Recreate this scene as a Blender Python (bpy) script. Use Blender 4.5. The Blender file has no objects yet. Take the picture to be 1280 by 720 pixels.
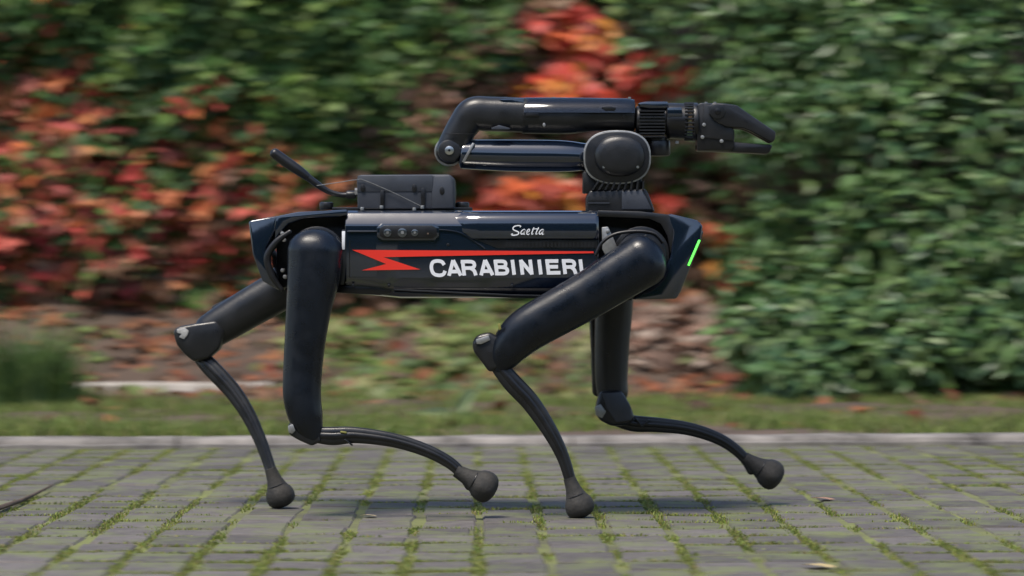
import bpy, bmesh, math, random
import numpy as np
from mathutils import Vector, Matrix, noise

random.seed(7)
rng = np.random.default_rng(11)
R = math.radians
scene = bpy.context.scene
COL = scene.collection

# ------------------------------------------------------------------ camera
F, CX, HY = 4158.0, 640.0, 335.0          # focal length in photo pixels, principal column, horizon row
CAMH, CAMY = 0.4517, -6.166               # camera height and distance
cam_d = bpy.data.cameras.new('camera')
cam = bpy.data.objects.new('camera', cam_d)
COL.objects.link(cam)
cam.location = (0, CAMY, CAMH)
cam.rotation_euler = (R(90), 0, 0)
cam_d.sensor_width = 36
cam_d.lens = F / 1280 * 36
cam_d.shift_y = -(360 - HY) / 1280
cam_d.clip_end = 2000
cam_d.dof.use_dof = True
cam_d.dof.focus_distance = 6.02
cam_d.dof.aperture_fstop = 7.1
cam_d.dof.aperture_ratio = 0.23
scene.camera = cam

# ------------------------------------------------------------------ sky, sun, exposure
SUN_EL, SUN_AZ = R(64), R(212)            # azimuth clockwise from +Y
w = bpy.data.worlds.new('World'); scene.world = w; w.use_nodes = True
nt = w.node_tree
sky = nt.nodes.new('ShaderNodeTexSky'); sky.sky_type = 'NISHITA'; sky.sun_disc = False
sky.sun_elevation = SUN_EL; sky.sun_rotation = SUN_AZ
sky.air_density = 1.0; sky.dust_density = 1.5; sky.ozone_density = 1.0
nt.links.new(sky.outputs[0], nt.nodes['Background'].inputs[0])
nt.nodes['Background'].inputs[1].default_value = 0.13
sun_d = bpy.data.lights.new('sun', 'SUN'); sun = bpy.data.objects.new('sun', sun_d); COL.objects.link(sun)
sun_d.energy = 2.9; sun_d.angle = R(18); sun_d.color = (1.0, 0.92, 0.81)
sdir = Vector((math.sin(SUN_AZ) * math.cos(SUN_EL), math.cos(SUN_AZ) * math.cos(SUN_EL), math.sin(SUN_EL)))
sun.rotation_euler = (-sdir).to_track_quat('-Z', 'Y').to_euler()
sun.location = sdir * 20
vs = scene.view_settings
vs.view_transform = 'Standard'; vs.look = 'None'; vs.gamma = 1; vs.exposure = 0.68
vs.use_curve_mapping = False


# ------------------------------------------------------------------ helpers
def P(px, py, y):
    """photo column / row of a point known to lie at depth y -> metres"""
    d = y - CAMY
    return Vector(((px - CX) * d / F, y, CAMH - (py - HY) * d / F))


def tag(o, label=None, cat=None, group=None, kind=None):
    if label: o['label'] = label
    if cat: o['category'] = cat
    if group: o['group'] = group
    if kind: o['kind'] = kind
    return o


WLOC = {}


def attach(o, p):
    o.parent = p
    o.matrix_parent_inverse = Matrix.Translation(-WLOC.get(p.name, Vector((0, 0, 0))))


def empty(name, loc, parent=None):
    o = bpy.data.objects.new(name, None)
    o.empty_display_size = 0.05
    COL.objects.link(o)
    loc = Vector(loc)
    o.location = loc
    WLOC[o.name] = loc
    if parent: attach(o, parent)
    return o


def link_mesh(name, me, parent=None):
    o = bpy.data.objects.new(name, me)
    COL.objects.link(o)
    if parent: attach(o, parent)
    return o


def finish(name, bm, mat, parent=None, angle=32):
    bmesh.ops.recalc_face_normals(bm, faces=bm.faces[:])
    lim = R(angle)
    for f in bm.faces: f.smooth = True
    for e in bm.edges:
        if len(e.link_faces) == 2 and e.calc_face_angle(0) > lim: e.smooth = False
    me = bpy.data.meshes.new(name)
    bm.to_mesh(me); bm.free()
    me.materials.append(mat)
    return link_mesh(name, me, parent)


def add_prism(bm, pts, y0, y1, bevel=0.0, seg=2, yref=None):
    """pts are photo columns/rows, read at depth yref, extruded from y0 to y1"""
    yr = y0 if yref is None else yref
    c = [P(a, b, yr) for a, b in pts]
    A = [bm.verts.new((q.x, y0, q.z)) for q in c]
    B = [bm.verts.new((q.x, y1, q.z)) for q in c]
    n = len(c)
    fs = [bm.faces.new(A), bm.faces.new(B[::-1])]
    for i in range(n):
        fs.append(bm.faces.new((A[i], B[i], B[(i + 1) % n], A[(i + 1) % n])))
    if bevel > 0:
        es = set()
        for f in fs: es.update(f.edges)
        bmesh.ops.recalc_face_normals(bm, faces=fs)
        bmesh.ops.bevel(bm, geom=list(es), offset=bevel, segments=seg, profile=0.5, affect='EDGES', clamp_overlap=True)
    return bm


def prism(name, pts, y0, y1, mat, parent, bevel=0.004, seg=2, yref=None, angle=32):
    return finish(name, add_prism(bmesh.new(), pts, y0, y1, bevel, seg, yref), mat, parent, angle)


def catmull(pts, rad, per=6):
    pts = [Vector(p) for p in pts]
    n = len(pts); out = []; ro = []
    for i in range(n - 1):
        p0 = pts[max(i - 1, 0)]; p1 = pts[i]; p2 = pts[i + 1]; p3 = pts[min(i + 2, n - 1)]
        r0 = rad[max(i - 1, 0)]; r1 = rad[i]; r2 = rad[i + 1]; r3 = rad[min(i + 2, n - 1)]
        for k in range(per):
            t = k / per
            f = lambda a, b, c, d: 0.5 * ((2 * b) + (-a + c) * t + (2 * a - 5 * b + 4 * c - d) * t * t + (-a + 3 * b - 3 * c + d) * t ** 3)
            out.append(f(p0, p1, p2, p3)); ro.append(f(r0, r1, r2, r3))
    out.append(pts[-1]); ro.append(rad[-1])
    return out, ro


def add_sweep(bm, pts, rad, seg=20, ds=1.0, per=6, cap=1.0, power=2.0, smooth=True, a0=None, a1=None):
    """tube along pts; cross section scaled by ds across the picture plane; rounded ends"""
    if smooth: pts, rad = catmull(pts, rad, per)
    pts = [Vector(p) for p in pts]
    n = len(pts)
    tans = []
    for i in range(n):
        tans.append((pts[min(i + 1, n - 1)] - pts[max(i - 1, 0)]).normalized())
    P2, R2, T2 = [], [], []
    if cap > 0:
        for k in range(4):
            a = (k + 0.35) / 4.35 * math.pi / 2
            P2.append(pts[0] - tans[0] * rad[0] * cap * math.cos(a)); R2.append(rad[0] * math.sin(a)); T2.append(tans[0])
    P2 += pts; R2 += list(rad); T2 += tans
    if cap > 0:
        for k in range(3, -1, -1):
            a = (k + 0.35) / 4.35 * math.pi / 2
            P2.append(pts[-1] + tans[-1] * rad[-1] * cap * math.cos(a)); R2.append(rad[-1] * math.sin(a)); T2.append(tans[-1])
    rings = []
    for p, r, t in zip(P2, R2, T2):
        b = Vector((0, 1, 0)) if abs(t.y) < 0.9 else Vector((1, 0, 0))
        b = (b - t * b.dot(t)).normalized()
        nn = b.cross(t).normalized()
        ring = []
        for k in range(seg):
            a = 2 * math.pi * k / seg
            ca, sa = math.cos(a), math.sin(a)
            e = 2.0 / power
            u = math.copysign(abs(ca) ** e, ca); v = math.copysign(abs(sa) ** e, sa)
            ring.append(bm.verts.new(p + nn * r * u + b * r * ds * v))
        rings.append(ring)
    for i in range(len(rings) - 1):
        for k in range(seg):
            bm.faces.new((rings[i][k], rings[i][(k + 1) % seg], rings[i + 1][(k + 1) % seg], rings[i + 1][k]))
    bm.faces.new(rings[0][::-1]); bm.faces.new(rings[-1])
    return bm


def sweep(name, pts, rad, mat, parent, **k):
    return finish(name, add_sweep(bmesh.new(), pts, rad, **k), mat, parent, 45)


def add_cyl(bm, c, axis, r, h, seg=24, bev=0.0, r2=None, sx=1.0):
    """closed cylinder from c along axis for h; the rim at both ends rounded by bev"""
    ax = Vector(axis).normalized()
    b = Vector((1, 0, 0)) if abs(ax.x) < 0.9 else Vector((0, 0, 1))
    b = (b - ax * b.dot(ax)).normalized(); nn = ax.cross(b)
    r2 = r if r2 is None else r2
    prof = [(0, r - bev), (bev * .3, r - bev * .3), (bev, r), (h - bev, r2), (h - bev * .3, r2 - bev * .3), (h, r2 - bev)] if bev > 0 else [(0, r), (h, r2)]
    rings = []
    for t, rr in prof:
        rings.append([bm.verts.new(Vector(c) + ax * t + b * rr * sx * math.cos(2 * math.pi * k / seg) + nn * rr * math.sin(2 * math.pi * k / seg)) for k in range(seg)])
    for i in range(len(rings) - 1):
        for k in range(seg):
            bm.faces.new((rings[i][k], rings[i][(k + 1) % seg], rings[i + 1][(k + 1) % seg], rings[i + 1][k]))
    bm.faces.new(rings[0][::-1]); bm.faces.new(rings[-1])
    return bm


def cyl(name, c, axis, r, h, mat, parent, **k):
    return finish(name, add_cyl(bmesh.new(), c, axis, r, h, **k), mat, parent, 40)


# ------------------------------------------------------------------ materials
def mat(name, col, rough=0.5, metal=0.0, coat=0.0, var=0.0, vscale=8.0, bump=0.0, bscale=60.0, rvar=0.0, emit=None, spec=0.5, col2=None):
    m = bpy.data.materials.new(name); m.use_nodes = True
    t = m.node_tree; b = t.nodes['Principled BSDF']
    b.inputs['Base Color'].default_value = (*col, 1)
    b.inputs['Roughness'].default_value = rough
    b.inputs['Metallic'].default_value = metal
    b.inputs['Specular IOR Level'].default_value = spec
    b.inputs['Coat Weight'].default_value = coat
    b.inputs['Coat Roughness'].default_value = 0.10; b.inputs['Coat IOR'].default_value = 1.85
    tc = t.nodes.new('ShaderNodeTexCoord')
    if var > 0 or col2:
        n = t.nodes.new('ShaderNodeTexNoise'); n.inputs['Scale'].default_value = vscale; n.inputs['Detail'].default_value = 6
        n.inputs['Roughness'].default_value = 0.65
        t.links.new(tc.outputs['Object'], n.inputs['Vector'])
        r = t.nodes.new('ShaderNodeValToRGB')
        lo = tuple(c * (1 - var) for c in col); hi = col2 if col2 else tuple(min(1, c * (1 + var)) for c in col)
        r.color_ramp.elements[0].position = 0.32; r.color_ramp.elements[1].position = 0.68
        r.color_ramp.elements[0].color = (*lo, 1); r.color_ramp.elements[1].color = (*hi, 1)
        t.links.new(n.outputs['Fac'], r.inputs['Fac']); t.links.new(r.outputs['Color'], b.inputs['Base Color'])
    if rvar > 0:
        n3 = t.nodes.new('ShaderNodeTexNoise'); n3.inputs['Scale'].default_value = 35; n3.inputs['Detail'].default_value = 5
        t.links.new(tc.outputs['Object'], n3.inputs['Vector'])
        mr = t.nodes.new('ShaderNodeMapRange'); mr.inputs[1].default_value = 0.3; mr.inputs[2].default_value = 0.7
        mr.inputs[3].default_value = max(0, rough - rvar); mr.inputs[4].default_value = rough + rvar
        t.links.new(n3.outputs['Fac'], mr.inputs[0]); t.links.new(mr.outputs[0], b.inputs['Roughness'])
    if bump > 0:
        n2 = t.nodes.new('ShaderNodeTexNoise'); n2.inputs['Scale'].default_value = bscale; n2.inputs['Detail'].default_value = 4
        t.links.new(tc.outputs['Object'], n2.inputs['Vector'])
        bp = t.nodes.new('ShaderNodeBump'); bp.inputs['Strength'].default_value = bump; bp.inputs['Distance'].default_value = 0.002
        t.links.new(n2.outputs['Fac'], bp.inputs['Height']); t.links.new(bp.outputs['Normal'], b.inputs['Normal'])
    if emit:
        b.inputs['Emission Color'].default_value = (*emit[0], 1); b.inputs['Emission Strength'].default_value = emit[1]
    return m


def leaf_mat(name, rough=0.5, transl=0.25, spec=0.3):
    m = bpy.data.materials.new(name); m.use_nodes = True
    t = m.node_tree; b = t.nodes['Principled BSDF']; out = t.nodes['Material Output']
    at = t.nodes.new('ShaderNodeVertexColor'); at.layer_name = 'leaf'
    tc = t.nodes.new('ShaderNodeTexCoord')
    n = t.nodes.new('ShaderNodeTexNoise'); n.inputs['Scale'].default_value = 30; n.inputs['Detail'].default_value = 3
    t.links.new(tc.outputs['Object'], n.inputs['Vector'])
    mr = t.nodes.new('ShaderNodeMapRange'); mr.inputs[1].default_value = .3; mr.inputs[2].default_value = .7
    mr.inputs[3].default_value = .78; mr.inputs[4].default_value = 1.2
    t.links.new(n.outputs['Fac'], mr.inputs[0])
    mx = t.nodes.new('ShaderNodeVectorMath'); mx.operation = 'SCALE'
    t.links.new(at.outputs['Color'], mx.inputs[0]); t.links.new(mr.outputs[0], mx.inputs['Scale'])
    t.links.new(mx.outputs[0], b.inputs['Base Color'])
    b.inputs['Roughness'].default_value = rough; b.inputs['Specular IOR Level'].default_value = spec
    tr = t.nodes.new('ShaderNodeBsdfTranslucent'); t.links.new(mx.outputs[0], tr.inputs['Color'])
    ms = t.nodes.new('ShaderNodeMixShader'); ms.inputs[0].default_value = transl
    t.links.new(b.outputs[0], ms.inputs[1]); t.links.new(tr.outputs[0], ms.inputs[2]); t.links.new(ms.outputs[0], out.inputs[0])
    return m


M = dict(
    navy=mat('navy gloss paint', (0.004, 0.008, 0.018), 0.12, coat=1.0, rvar=0.04, bump=0.02, bscale=25, spec=0.25),
    shell=mat('navy leg shell', (0.003, 0.0055, 0.011), 0.32, var=0.45, vscale=9, bump=0.14, bscale=420, rvar=0.12, spec=0.42),
    black=mat('black plastic', (0.006, 0.006, 0.007), 0.38, var=0.3, vscale=20, bump=0.08, bscale=300, rvar=0.1),
    char=mat('charcoal plastic', (0.010, 0.0105, 0.012), 0.36, var=0.25, vscale=18, bump=0.12, bscale=400, rvar=0.1),
    grey=mat('grey slate plastic', (0.036, 0.041, 0.053), 0.42, var=0.18, vscale=20, bump=0.1, bscale=500, rvar=0.08),
    rubber=mat('rubber', (0.010, 0.010, 0.010), 0.75, col2=(.034, .031, .027), vscale=45, bump=0.5, bscale=220),
    steel=mat('bright steel', (0.62, 0.62, 0.60), 0.28, metal=1.0, var=0.2, vscale=60),
    alu=mat('silver cast metal', (0.30, 0.30, 0.29), 0.42, metal=0.7, var=0.3, vscale=50),
    lens=mat('camera lens glass', (0.03, 0.035, 0.04), 0.05, coat=1.0),
    red=mat('red vinyl', (0.72, 0.035, 0.022), 0.35, var=0.05),
    white=mat('white vinyl', (0.74, 0.75, 0.77), 0.4, var=0.06, vscale=90),
    green=mat('green lamp', (0.03, 0.5, 0.08), 0.3, emit=((0.12, 1.0, 0.07), 1.3)),
    yellow=mat('yellow tie', (0.20, 0.19, 0.045), 0.5), mark=mat('grey mark', (0.36, 0.36, 0.35), 0.5, var=.3, vscale=90),
    leaf=leaf_mat('soft leaf'),
    gloss_leaf=leaf_mat('glossy leaf', 0.4, 0.15, 0.4),
    grass=leaf_mat('grass blade', 0.5, 0.3, 0.3),
    dry=leaf_mat('dry leaf', 0.75, 0.12, 0.2),
    stem=mat('woody stem', (0.075, 0.05, 0.035), 0.85, var=0.4, vscale=30, bump=0.6, bscale=90),
    earth=mat('earth', (0.045, 0.029, 0.020), 0.95, vscale=5, col2=(0.10, 0.068, 0.048), bump=0.8, bscale=45),
    bed=mat('mossy joint soil', (0.065, 0.060, 0.045), 0.95, vscale=4, col2=(0.17, 0.19, 0.05), bump=0.7, bscale=120),
    far=mat('worn grey ground', (0.10, 0.10, 0.09), 0.95, vscale=1.2, col2=(0.15, 0.155, 0.12), bump=0.4, bscale=20),
    kerb=mat('kerb stone', (0.165, 0.150, 0.136), 0.85, var=0.6, vscale=7, bump=0.5, bscale=70),
    slab=mat('pale edging stone', (0.30, 0.27, 0.235), 0.85, var=0.3, vscale=9, bump=0.5, bscale=60),
    wall=mat('old wall', (0.055, 0.045, 0.036), 0.95, vscale=2.5, col2=(0.12, 0.10, 0.085), bump=0.8, bscale=18),
)


def paver_mat():
    m = bpy.data.materials.new('concrete paver'); m.use_nodes = True
    t = m.node_tree; b = t.nodes['Principled BSDF']; b.inputs['Roughness'].default_value = 0.86
    g = t.nodes.new('ShaderNodeNewGeometry')
    n = t.nodes.new('ShaderNodeTexNoise'); n.inputs['Scale'].default_value = 26; n.inputs['Detail'].default_value = 8; n.inputs['Roughness'].default_value = .7
    t.links.new(g.outputs['Position'], n.inputs['Vector'])
    r = t.nodes.new('ShaderNodeValToRGB'); e = r.color_ramp.elements
    e[0].position = .25; e[0].color = (.054, .048, .045, 1); e[1].position = .75; e[1].color = (.128, .113, .106, 1)
    t.links.new(n.outputs['Fac'], r.inputs[0])
    at = t.nodes.new('ShaderNodeVertexColor'); at.layer_name = 'tone'
    oi = t.nodes.new('ShaderNodeObjectInfo')
    ad = t.nodes.new('ShaderNodeMath'); ad.operation = 'MULTIPLY_ADD'
    t.links.new(oi.outputs['Random'], ad.inputs[0]); ad.inputs[1].default_value = .55; ad.inputs[2].default_value = .72
    mu = t.nodes.new('ShaderNodeVectorMath'); mu.operation = 'MULTIPLY'
    t.links.new(r.outputs[0], mu.inputs[0]); t.links.new(at.outputs['Color'], mu.inputs[1])
    sc = t.nodes.new('ShaderNodeVectorMath'); sc.operation = 'SCALE'
    t.links.new(mu.outputs[0], sc.inputs[0]); t.links.new(ad.outputs[0], sc.inputs['Scale'])
    # moss patches that spread over the stones
    n2 = t.nodes.new('ShaderNodeTexNoise'); n2.inputs['Scale'].default_value = 7; n2.inputs['Detail'].default_value = 7; n2.inputs['Roughness'].default_value = .72
    t.links.new(g.outputs['Position'], n2.inputs['Vector'])
    r2 = t.nodes.new('ShaderNodeValToRGB'); r2.color_ramp.elements[0].position = .46; r2.color_ramp.elements[1].position = .66
    t.links.new(n2.outputs['Fac'], r2.inputs[0])
    k = t.nodes.new('ShaderNodeMath'); k.operation = 'MULTIPLY'; k.inputs[1].default_value = .8
    t.links.new(r2.outputs[0], k.inputs[0])
    mx = t.nodes.new('ShaderNodeMix'); mx.data_type = 'RGBA'
    t.links.new(k.outputs[0], mx.inputs[0]); t.links.new(sc.outputs[0], mx.inputs[6]); mx.inputs[7].default_value = (.13, .155, .045, 1)
    t.links.new(mx.outputs[2], b.inputs['Base Color'])
    bp = t.nodes.new('ShaderNodeBump'); bp.inputs['Strength'].default_value = .6; bp.inputs['Distance'].default_value = .002
    n3 = t.nodes.new('ShaderNodeTexNoise'); n3.inputs['Scale'].default_value = 160; n3.inputs['Detail'].default_value = 4
    t.links.new(g.outputs['Position'], n3.inputs['Vector']); t.links.new(n3.outputs['Fac'], bp.inputs['Height'])
    t.links.new(bp.outputs[0], b.inputs['Normal'])
    return m


M['paver'] = paver_mat()


def set_cols(me, name, cols):
    """cols: one RGB per vertex"""
    a = me.color_attributes.new(name, 'FLOAT_COLOR', 'POINT')
    c = np.ones((len(me.vertices), 4), dtype=np.float32); c[:, :3] = cols
    a.data.foreach_set('color', c.ravel())


def raw_mesh(name, V, T, material, cols=None, layer='leaf', smooth=False):
    me = bpy.data.meshes.new(name)
    V = np.asarray(V, dtype=np.float32); T = np.asarray(T, dtype=np.int32)
    me.from_pydata(V.tolist(), [], T.tolist())
    if cols is not None: set_cols(me, layer, cols)
    me.materials.append(material)
    if smooth: me.polygons.foreach_set('use_smooth', [True] * len(me.polygons))
    me.update()
    return me


# ------------------------------------------------------------------ ground, paving, kerb
YAW = R(-0.59)                              # the paving columns run away from the camera at this yaw
UX = Vector((math.cos(YAW), -math.sin(YAW), 0)); UY = Vector((math.sin(YAW), math.cos(YAW), 0))
PU, PV = 0.109, 0.165                       # paver pitch across / along


def pave(u, v, z=0.0):                      # u across, v away from the point under the camera
    q = Vector((0, CAMY, 0)) + UX * u + UY * v
    return Vector((q.x, q.y, z))


KA = Vector((-1.26, 8.30 + CAMY, 0)); KB = Vector((1.31, 8.50 + CAMY, 0))   # front line of the kerb
KD = (KB - KA).normalized(); KN = Vector((-KD.y, KD.x, 0))


def kerb_y(x): return KA.y + (x - KA.x) * KD.y / KD.x


def sheet(name, x0, x1, y0, y1, z, m, label):
    bm = bmesh.new()
    bm.faces.new([bm.verts.new(c) for c in ((x0, y0, z), (x1, y0, z), (x1, y1, z), (x0, y1, z))])
    return tag(finish(name, bm, m), label, name, kind='structure')


sheet('ground', -300, 300, -300, 300, -0.03, M['far'], 'worn grey ground stretching away around the paving')
pav = empty('pavement', (0, 0, 0)); tag(pav, 'grey block paving with green moss and grass in its joints', 'pavement', kind='structure')
bm = bmesh.new()
bm.faces.new([bm.verts.new(c) for c in ((-4.6, -5.6, -.0035), (4.6, -5.6, -.0035), (4.6, kerb_y(4.6) + .05, -.0035), (-4.6, kerb_y(-4.6) + .05, -.0035))])
finish('joint_bed', bm, M['bed'], pav)


def paver_geo(r):
    """one worn block: top face, rounded arris, sides; slightly out of square"""
    hx, hy = (PU - .015) / 2, (PV - .012) / 2
    b = .004
    cor = [(-hx, -hy), (hx, -hy), (hx, hy), (-hx, hy)]
    cor = [(x + r.uniform(-.003, .003), y + r.uniform(-.003, .003)) for x, y in cor]
    V = []
    for x, y in cor: V.append((x, y, -.012))
    for x, y in cor: V.append((x, y, -b + r.uniform(-.001, .001)))
    for x, y in cor: V.append((x - math.copysign(b, x), y - math.copysign(b, y), r.uniform(-.0012, .0012)))
    T = []
    for lo in (0, 4):
        for i in range(4):
            j = (i + 1) % 4
            T.append((lo + i, lo + j, lo + 4 + j, lo + 4 + i))
    T.append((8, 9, 10, 11))
    return np.array(V), T


pr = random.Random(3)
variants = [paver_geo(pr) for _ in range(12)]
pv_mesh = []
for V, T in variants:
    pv_mesh.append(raw_mesh('paver', V, T, M['paver'], np.ones((12, 3)), 'tone'))
blocks = []
for i in range(-42, 43):
    for j in range(4, 70):
        u, v = (i + .5) * PU, (j + .5) * PV
        c = pave(u + pr.uniform(-.005, .005), v + (i * 37 % 11 - 5) * .006 + pr.uniform(-.006, .006))
        if c.y > kerb_y(c.x) + .02: continue
        blocks.append((c, pr.randrange(12), pr.uniform(-.035, .035), pr.uniform(-.0016, .0012), pr.uniform(.75, 1.25), (pr.uniform(-.008, .008), pr.uniform(-.010, .010))))


def seen(c):
    d = c.y - CAMY
    if d < 3: return -1
    px = CX + c.x * F / d; py = HY + CAMH * F / d
    if -30 < px < 1310 and py < 740: return F * F / (d * d * d)
    return -1


order = sorted(range(len(blocks)), key=lambda k: -seen(blocks[k][0]))
single = set(order[:300])
FV, FT, FC = [], [], []
for k, (c, vi, rot, dz, tone, tilt) in enumerate(blocks):
    mw = Matrix.Translation((c.x, c.y, dz)) @ Matrix.Rotation(-YAW + rot, 4, 'Z') @ Matrix.Rotation(tilt[0], 4, 'X') @ Matrix.Rotation(tilt[1], 4, 'Y')
    if k in single:
        o = link_mesh('paver', pv_mesh[vi], pav); o.matrix_basis = mw
    else:
        V, T = variants[vi]
        A = np.array(mw); W = V @ A[:3, :3].T + A[:3, 3]
        base = len(FV) * 12
        FV.append(W); FT += [tuple(base + q for q in t) for t in T]; FC.append(np.full((12, 3), tone))
o = link_mesh('paver_field', raw_mesh('paver_field', np.concatenate(FV), FT, M['paver'], np.concatenate(FC), 'tone'), pav); o['kind'] = 'stuff'


def blades(name, pts, h, wd, cols, lean=0.5, material=None):
    """pts (n,3): one two-segment blade each"""
    n = len(pts)
    a = rng.uniform(0, 2 * math.pi, n)
    la = rng.uniform(0, 2 * math.pi, n); ll = rng.uniform(0, lean, n) * h
    wx = np.cos(a) * wd / 2; wy = np.sin(a) * wd / 2
    lx, ly = np.cos(la) * ll, np.sin(la) * ll
    z0 = np.zeros(n)
    v0 = pts + np.stack([-wx, -wy, z0], 1); v1 = pts + np.stack([wx, wy, z0], 1)
    v2 = pts + np.stack([-wx * .7 + lx * .35, -wy * .7 + ly * .35, h * .6], 1)
    v3 = pts + np.stack([wx * .7 + lx * .35, wy * .7 + ly * .35, h * .6], 1)
    v4 = pts + np.stack([lx, ly, h], 1)
    V = np.stack([v0, v1, v2, v3, v4], 1).reshape(-1, 3)
    b = np.arange(n)[:, None] * 5
    T = np.concatenate([b + np.array([0, 1, 3]), b + np.array([0, 3, 2]), b + np.array([2, 3, 4])])
    C = np.repeat(cols, 5, axis=0)
    return raw_mesh(name, V, T, material or M['grass'], C)


def mixcols(pal, n, jit=.18):
    pal = np.array(pal); c = pal[rng.integers(0, len(pal), n)]
    return np.clip(c * rng.uniform(1 - jit, 1 + jit, (n, 1)) * rng.uniform(.93, 1.07, (n, 3)), 0, 1)


def fnoise(x, y, s, o=0.0): return noise.noise(Vector((x * s + o, y * s - o, o)))


# grass and moss standing in the joints
pts, hs = [], []
tries = 0
while len(pts) < 110000 and tries < 500000:
    tries += 1
    d = 3.4 + 5.4 * random.random() ** 1.1
    u = random.uniform(-.26, .26) * d
    if random.random() < .5:
        uu = round(u / PU) * PU + random.gauss(0, .010 if random.random() < .35 else .0055); vv = d
    else:
        uu = u; vv = round(d / PV) * PV + (math.floor(u / PU) * 37 % 11 - 5) * .006 + random.gauss(0, .006)
    c = pave(uu, vv)
    if c.y > kerb_y(c.x) - .002: continue
    f = fnoise(c.x, c.y, 1.6) * .9 + fnoise(c.x, c.y, 6, 4) * 1.3 + .36
    if random.random() > f: continue
    pts.append((c.x, c.y, -.0035)); hs.append((.003 + .0048 * random.random()) * (1 + max(0, f - .8) * .4))
n = len(pts)
o = link_mesh('joint_grass', blades('joint_grass', np.array(pts), np.array(hs), rng.uniform(.002, .0045, n), mixcols([(.22, .26, .05), (.17, .22, .05), (.27, .28, .07), (.13, .17, .05), (.23, .20, .09)], n), .9))
tag(o, 'yellow green grass and moss growing in the paving joints', 'grass', kind='stuff')

kerb = empty('kerb', KA); tag(kerb, 'low pale stone kerb between the paving and the grass verge', 'kerb', kind='structure')
kr = random.Random(5)
s = -3.6
while s < 6.2:
    L = kr.uniform(.85, 1.05)
    bm = bmesh.new()
    nseg = 14
    prof = [(0, -.06), (0, .0085), (.010, .0105), (.017, .0065), (.021, .0065), (.024, .017), (.032, .022), (.12, .024), (.14, .018), (.14, -.06)]
    rings = []
    for q in range(nseg + 1):
        t = s + .003 + (L - .006) * q / nseg
        p = KA + KD * t
        rings.append([bm.verts.new(p + KN * (a + fnoise(t, a, 5, 2) * .004) + Vector((0, 0, b + (fnoise(t, a * 9, 7) * .0035 if b > 0 else 0)))) for a, b in prof])
    for q in range(nseg):
        for k in range(len(prof) - 1):
            bm.faces.new((rings[q][k], rings[q + 1][k], rings[q + 1][k + 1], rings[q][k + 1]))
    bm.faces.new(rings[0]); bm.faces.new(rings[-1][::-1])
    finish('kerb_stone', bm, M['kerb'], kerb, 50)
    s += L

# ------------------------------------------------------------------ verge and bank
WALLY = 12.9 + CAMY                          # face of the old wall behind the climbers


def bank_z(x, y):
    d = y - CAMY
    t = min(max((d - 11.6) / 1.2, 0), 1)
    rise = .30 + .05 * math.sin(x * 1.7)
    z = .014 + rise * t * t * (3 - 2 * t)
    z += fnoise(x, y, 1.3) * .02 + fnoise(x, y, 5, 3) * .012 * (1 + 2 * t)
    return z


bm = bmesh.new()
NX, NY = 150, 70
g = []
for j in range(NY + 1):
    row = []
    for i in range(NX + 1):
        x = -4.8 + 9.6 * i / NX
        y0 = kerb_y(x) + .09
        y = y0 + (WALLY + .25 - y0) * j / NY
        z = bank_z(x, y)
        if j < 4: z = .010 + (z - .010) * j / 4
        row.append(bm.verts.new((x, y, z)))
    g.append(row)
for j in range(NY):
    for i in range(NX):
        bm.faces.new((g[j][i], g[j][i + 1], g[j + 1][i + 1], g[j + 1][i]))
tag(finish('verge', bm, M['earth'], None, 80), 'brown earth verge rising as a bank to the climbers', 'verge', kind='structure')

# short grass on the verge
pts, hs = [], []
tries = 0
while len(pts) < 60000 and tries < 500000:
    tries += 1
    x = random.uniform(-3.2, 3.2)
    y = kerb_y(x) + .13 + (WALLY - .35 - kerb_y(x)) * random.random() ** 1.25
    d = y - CAMY
    px = CX + x * F / d
    f = .50 + fnoise(x, y, 1.1, 9) * 1.3 + fnoise(x, y, 4.5, 1) * 1.1
    if d > 11.6: f -= (d - 11.6) * (.35 if 380 < px < 760 else 1.6)
    if px < 360 and d > 10.8: f -= .55
    if px > 760 and d > 11.2: f -= .5
    if random.random() > f: continue
    pts.append((x, y, bank_z(x, y) - .004)); hs.append(.012 + .03 * random.random() ** 1.6 + (.01 if d < 9.4 else 0))
n = len(pts)
o = link_mesh('verge_grass', blades('verge_grass', np.array(pts), np.array(hs), rng.uniform(.003, .006, n), mixcols([(.17, .23, .05), (.21, .28, .06), (.13, .18, .045), (.25, .24, .09), (.10, .14, .04)], n), .9))
tag(o, 'short green grass covering the verge behind the kerb', 'grass', kind='stuff')

# ------------------------------------------------------------------ leaves
def fan(outline, curl=.12, fold=.08):
    """leaf blade as a fan: stalk at the origin, tip along +Y, top side +Z"""
    V = [(0, .42, 0)]
    for x, y in outline: V.append((x, y, -curl * (y - .42) ** 2 * 1.2 + fold * abs(x) - .25 * curl * x * x))
    n = len(outline)
    return np.array(V), [(0, 1 + i, 1 + (i + 1) % n) for i in range(n)]


def mirror(half): return half + [(-x, y) for x, y in half[::-1] if abs(x) > 1e-6]


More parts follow.
